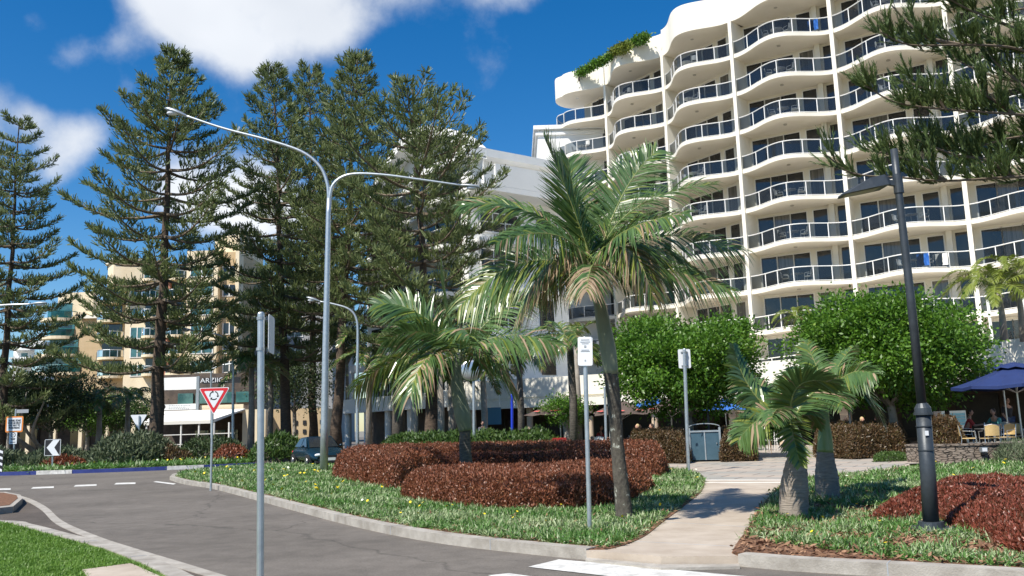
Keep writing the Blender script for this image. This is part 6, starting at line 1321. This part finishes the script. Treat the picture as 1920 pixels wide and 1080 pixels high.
for px, d, lab in ((1425, 41.5, 'cafe table in front of the dark arch'), (1210, 41, 'cafe table where people sit under the left fig tree'), (1140, 39, 'cafe table behind the red hedge')):
    q = P(px, 850, d); place(table(lab), q[0], q[1], KH, 0)
q = P(1049, 830, 37); b = empty('red_box', (q[0], q[1], 0), 'red and white cabinet beside the foxtail palm under the brown umbrellas', 'cabinet'); MB().box(-.28, .28, -.25, .25, 0, 1.05).build('body', 'red_paint', b); MB().box(-.15, .05, -.256, -.251, .25, .5).build('label_panel', 'sign_white', b)
q = P(926, 780, 54); b = empty('hanging_sign', q, 'pale blue rectangular panel hanging in the dark shop front', 'sign'); MB().box(-.45, .45, -.05, .05, -.52, .52).build('panel', 'rubber_panel', b); MB().box(-.4, -.37, -.02, .02, .52, 1.3).build('hanger', 'rail', b); MB().box(.37, .4, -.02, .02, .52, 1.3).build('hanger', 'rail', b)
# furniture on the hotel balconies
bt0 = table('x', 'balcony tables', 'balcony_table', .42, .7); bc0 = chair('x', m='rail', seat='rail', group='balcony chairs', name='balcony_chair')
ORD = ['', 'top', 'second', 'third', 'fourth', 'fifth', 'sixth', 'seventh', 'lowest']; BN = {-1: 'rounded end', 0: 'second', 1: 'third', 2: 'fourth', 3: 'fifth', 4: 'rightmost'}
uT = uC = False
for bi in (-1, 0, 1, 2, 3, 4):
    for r in range(1, 9):
        if (bi * 7 + r * 3) % 5 == 1: continue
        o2, rz = hotel_bay(bi, None); u = .62 if bi < 0 else .5 + .1 * (((r * 5 + bi) % 5) - 2) / 2; x = BL * u; y = -.75; d = D1 if bi < 2 else D2; nn = np.array((-d[1], d[0])); q = o2 + d * x + nn * y
        w_ = f'{ORD[r]} row, {BN[bi]} bay of the hotel'
        t_ = bt0 if not uT else copy_tree(bt0); uT = True; t_['label'] = 'round balcony table, ' + w_; t_['group'] = 'balcony tables'; place(t_, q[0], q[1], ZR(r) + .005, rz)
        for sx, nm in ((-.75, 'left'), (.75, 'right')):
            c = bc0 if not uC else copy_tree(bc0); uC = True; c['label'] = f'balcony chair {nm} of table, ' + w_; p2 = o2 + d * (x + sx) + nn * (y - .02 + .1 * sx); place(c, p2[0], p2[1], ZR(r) + .005, rz + R_(90 if sx < 0 else -90) + random.uniform(-.6, .6))
def towel(bi, r, u, ms, lab):
    o2, rz = hotel_bay(bi, None); d = D1 if bi < 2 else D2; nn = np.array((-d[1], d[0])); x = BL * u; q = o2 + d * x + nn * (wave(x) + .13)
    s = MB(); n = 8; Vv = []
    for i in range(n + 1):
        for j in range(4): Vv.append((-.35 + .7 * i / n, .05 * math.sin(i * 1.9 + j), -j * .25))
    s.add(Vv, [(i * 4 + j, (i + 1) * 4 + j, (i + 1) * 4 + j + 1, i * 4 + j + 1) for i in range(n) for j in range(3)]); o = s.build('towel', ms); tag(o, lab, 'towel'); o.location = (q[0], q[1], ZR(r) + .93); o.rotation_euler = (0, 0, rz)
towel(3, 7, .62, 'umb_sky', 'blue beach towel hung inside a balcony railing near the fifth bay'); towel(3, 7, .76, 'canvas', 'patterned pale towel next to the blue towel on the same railing'); towel(2, 1, .84, 'umb_sky', 'bright blue towel on the top balcony left of the near pine branches')
towel(0, 3, .45, 'canvas', 'white towel on the third balcony row of the second bay'); towel(0, 3, .58, 'canvas', 'second white towel to the right of the first on that railing')
# ------------------------------------------------------------ people
def person(loc, rz, label, pose='sit', shirt='shirt_black', trousers='jeans', hair='hair', lean=.1, long_hair=False):
    o = bpy.data.objects.new('person', None); col.objects.link(o); o.location = loc; o.rotation_euler = (0, 0, rz); tag(o, label, 'person')
    h0 = .50 if pose == 'sit' else .92; L_ = .0
    J = {'pel': (0, 0, h0), 'wst': (0, -.01 - lean * .3, h0 + .2), 'chs': (0, -lean * .9, h0 + .42), 'nk': (0, -lean * 1.2, h0 + .58), 'hd': (0, -lean * 1.35 - .01, h0 + .66)}
    E_ = [('pel', 'wst'), ('wst', 'chs'), ('chs', 'nk'), ('nk', 'hd')]; Rd = {'pel': .15, 'wst': .13, 'chs': .155, 'nk': .055, 'hd': .06}
    for s_, sg in (('l', -1), ('r', 1)):
        J['sh' + s_] = (sg * .19, -lean * 1.0, h0 + .50); J['hp' + s_] = (sg * .10, 0, h0 - .02)
        if pose == 'sit':
            J['kn' + s_] = (sg * .13, -.44, h0 + .02); J['an' + s_] = (sg * .13, -.42, .08); J['to' + s_] = (sg * .14, -.58, .04); J['el' + s_] = (sg * .26, -.16 - lean, h0 + .26); J['wr' + s_] = (sg * .16, -.40 - lean, h0 + .30); J['ha' + s_] = (sg * .13, -.48 - lean, h0 + .30)
        else:
            f = sg * .16; J['kn' + s_] = (sg * .10, -.04 - f * .6, .50); J['an' + s_] = (sg * .10, f * .9, .09); J['to' + s_] = (sg * .11, f * .9 - .16, .04); J['el' + s_] = (sg * .25, .04 + f * .5, h0 + .24); J['wr' + s_] = (sg * .26, -.06 + f * 1.2, h0 + .02); J['ha' + s_] = (sg * .26, -.08 + f * 1.3, h0 - .06)
        E_ += [('chs', 'sh' + s_), ('sh' + s_, 'el' + s_), ('el' + s_, 'wr' + s_), ('wr' + s_, 'ha' + s_), ('pel', 'hp' + s_), ('hp' + s_, 'kn' + s_), ('kn' + s_, 'an' + s_), ('an' + s_, 'to' + s_)]
        for k_, r_ in (('sh', .062), ('el', .045), ('wr', .032), ('ha', .036), ('hp', .09), ('kn', .06), ('an', .042), ('to', .035)): Rd[k_ + s_] = r_
    def skin(nm, edges, mats, grow=1.0, cut=None):
        ks = []; [ks.append(k) for e in edges for k in e if k not in ks]
        me = bpy.data.meshes.new(nm); me.from_pydata([J[k] for k in ks], [(ks.index(a), ks.index(b)) for a, b in edges], [])
        ob = bpy.data.objects.new(nm, me); col.objects.link(ob); ob.parent = o; md = ob.modifiers.new('s', 'SKIN'); md.use_smooth_shade = True; ob.modifiers.new('d', 'SUBSURF').levels = 1; ob.modifiers['d'].render_levels = 1
        if not me.skin_vertices: me.skin_vertices.new() if hasattr(me.skin_vertices, 'new') else None
        for i, k in enumerate(ks): me.skin_vertices[0].data[i].radius = (Rd[k] * grow, Rd[k] * grow)
        me.skin_vertices[0].data[0].use_root = True; me.materials.append(MT[mats]); return ob
    try:
        skin('body', E_, 'skin')
        arms = [('pel', 'wst'), ('wst', 'chs'), ('chs', 'shl'), ('chs', 'shr')] + [('shl', 'ell'), ('shr', 'elr')]; skin('shirt', arms, shirt, 1.14)
        skin('trousers', [('pel', 'hpl'), ('pel', 'hpr'), ('hpl', 'knl'), ('hpr', 'knr'), ('knl', 'anl'), ('knr', 'anr')], trousers, 1.16)
    except Exception as ex: print('SKIN', ex)
    hc = np.array(J['hd']) + (0, -.015, .10); m = MB(); m.ell(hc, (.078, .098, .118), 14, 10); m.ell(hc + (0, -.098, -.01), (.014, .02, .02), 6, 4)
    for sg in (-1, 1): m.ell(hc + (sg * .078, .01, 0), (.012, .02, .03), 6, 4)
    m.build('head', 'skin', o, True); m = MB()
    for sg in (-1, 1): m.ell(hc + (sg * .03, -.088, .015), (.012, .008, .007), 6, 4)
    m.box(hc[0] - .022, hc[0] + .022, hc[1] - .096, hc[1] - .086, hc[2] - .052, hc[2] - .044); m.build('face', 'sign_black', o)
    m = MB(); m.ell(hc + (0, .022, .025), (.088, .098, .112), 14, 10)
    if long_hair: m.ell(hc + (0, .06, -.08), (.08, .05, .14), 10, 8)
    m.build('hair', hair, o, True)
    hn = MB()
    for s_, sg in (('l', -1), ('r', 1)):
        a = np.array(J['ha' + s_]); dr2 = unit(a - np.array(J['wr' + s_]))
        side_ = unit(np.cross(dr2, (0, 0, 1.) if abs(dr2[2]) < .8 else (0, 1., 0)))
        for k in range(4): hn.tube([a + side_ * (k - 1.5) * .018, a + side_ * (k - 1.5) * .021 + dr2 * .05, a + side_ * (k - 1.5) * .021 + dr2 * .08 - (0, 0, .012)], [.009, .0085, .007], 5)
        hn.tube([a - side_ * sg * .03, a - side_ * sg * .055 + dr2 * .03], [.010, .008], 5)
    hn.build('fingers', 'skin', o, True); return o
def at(px, d, z=KH): q = P(px, 800, d); return (q[0], q[1], z)
gS = 'x'
for px, d, rz, pose, sh, hr, lab, lh in [
    (1191, 41, 80, 'sit', 'shirt_lilac', 'hair', 'seated person in lilac shirt under the left fig tree', False), (1201, 40, -60, 'sit', 'shirt_navy', 'hair_blond', 'seated blond person in dark top beside the lilac shirt', False),
    (1229, 40, -85, 'sit', 'shirt_black', 'hair', 'seated person in black sleeveless top with pale arm reaching left', True), (1412, 42, -40, 'sit', 'shirt_black', 'hair', 'seated person in dark clothes beside the beige pillar', False),
    (904, 50, 20, 'walk', 'shirt_grey', 'hair', 'person walking in shade behind the white mirror pole', False), (1586, 42, 150, 'sit', 'shirt_white', 'hair', 'seated person in white shirt between the bottle palms and dark arch', False),
    (1612, 43, 30, 'sit', 'shirt_teal', 'hair_blond', 'seated fair haired person in shade behind the bronze hedge', True), (1650, 43, 200, 'sit', 'shirt_navy', 'hair', 'seated person in navy shirt behind the bronze hedge', False),
    (1778, 33, 150, 'sit', 'shirt_navy', 'hair', 'seated person in navy top, back to camera, left of the wicker chairs', False), (1812, 33.5, 60, 'sit', 'shirt_red', 'hair', 'seated person in red top in the umbrella shade', False),
    (1872, 32.5, -70, 'sit', 'shirt_teal', 'hair', 'seated person in teal top leaning to the table under the navy umbrella', True), (1892, 35.5, 10, 'walk', 'shirt_black', 'hair', 'standing waiter in black at the back of the terrace', False), (1120, 41.5, 60, 'sit', 'shirt_red', 'hair', 'seated person in red under the brown umbrella', True)]:
    z = .31 if px > 1700 else KH
    person(at(px, d, z), R_(rz), lab, pose, sh, 'jeans' if pose == 'walk' else 'shirt_black', hr, .12 if pose == 'sit' else .03, lh)
    if pose == 'sit':
        c = copy_tree(first); c['label'] = 'chair used by the ' + lab.split(' under')[0].split(' behind')[0].split(' beside')[0].split(' with')[0].split(' between')[0].split(' leaning')[0].split(',')[0].split(' in the')[0] + (' left of the wicker chairs' if px == 1778 else ''); c['group'] = 'occupied cafe chairs'; q = at(px, d, z); a = R_(rz); place(c, q[0] - math.sin(a) * .02, q[1] + math.cos(a) * .02, z, a)
# lit drinks fridge in the dark cafe
q = P(1790, 790, 36.5); b = empty('display_fridge', (q[0], q[1], .31), 'glowing pale blue glass display fridge in the dark cafe', 'fridge'); s = MB().box(-.5, .5, 0, .7, 0, 1.35); s.build('cabinet', 'alu', b)
m = mat('fridge_glow', (.2, .45, .55), .3); bs = m.node_tree.nodes['Principled BSDF']; bs.inputs['Emission Color'].default_value = (.35, .75, .9, 1); bs.inputs['Emission Strength'].default_value = .08; MT['fridge_glow'] = m
MB().box(-.45, .45, -.02, -.003, .75, 1.25).build('lit_panel', 'fridge_glow', b); s = MB()
for z in (.85, 1.0, 1.12): s.box(-.45, .45, -.05, -.021, z, z + .03)
s.build('shelf', 'rail', b)

# small garden floodlights standing in the round trees, and a low notice board by the roundabout
for px, py, d, lab in ((1318, 634, 33.4, 'small hooded floodlight poking out of the left round fig tree'), (1578, 614, 32.4, 'small hooded floodlight poking out of the right round fig tree')):
    q = P(px, py, d); o = empty('floodlight', (q[0], d, KH), lab, 'lamp'); h = q[2] - KH
    MB().cyl((0, 0), .04, 0, h, 8).build('pole', 'lamp_dark', o); s = MB(); s.tube([(0, -.05, h + .12), (0, -.12, h - .1)], [.06, .22], 12); hd = s.build('hood', 'lamp_dark', o); MB().ell((0, -.12, h - .1), (.09, .09, .09), 10, 6).build('bulb', 'lampglass', hd, True)
q = gp(230, 845, 60, 0); o = empty('notice_board', q, 'small white framed blue notice board low between the arrow sign and tallest pine', 'sign'); z0 = P(230, 838, 60)[2]
MB().box(-.32, .32, -.03, .03, z0, z0 + .52).build('panel', 'rubber_panel', o); s = MB()
for a in (-.36, .32): s.box(a, a + .04, -.05, .05, 0, z0 + .58)
s.box(-.36, .36, -.05, .05, z0 + .58, z0 + .64); s.build('frame', 'rail', o)
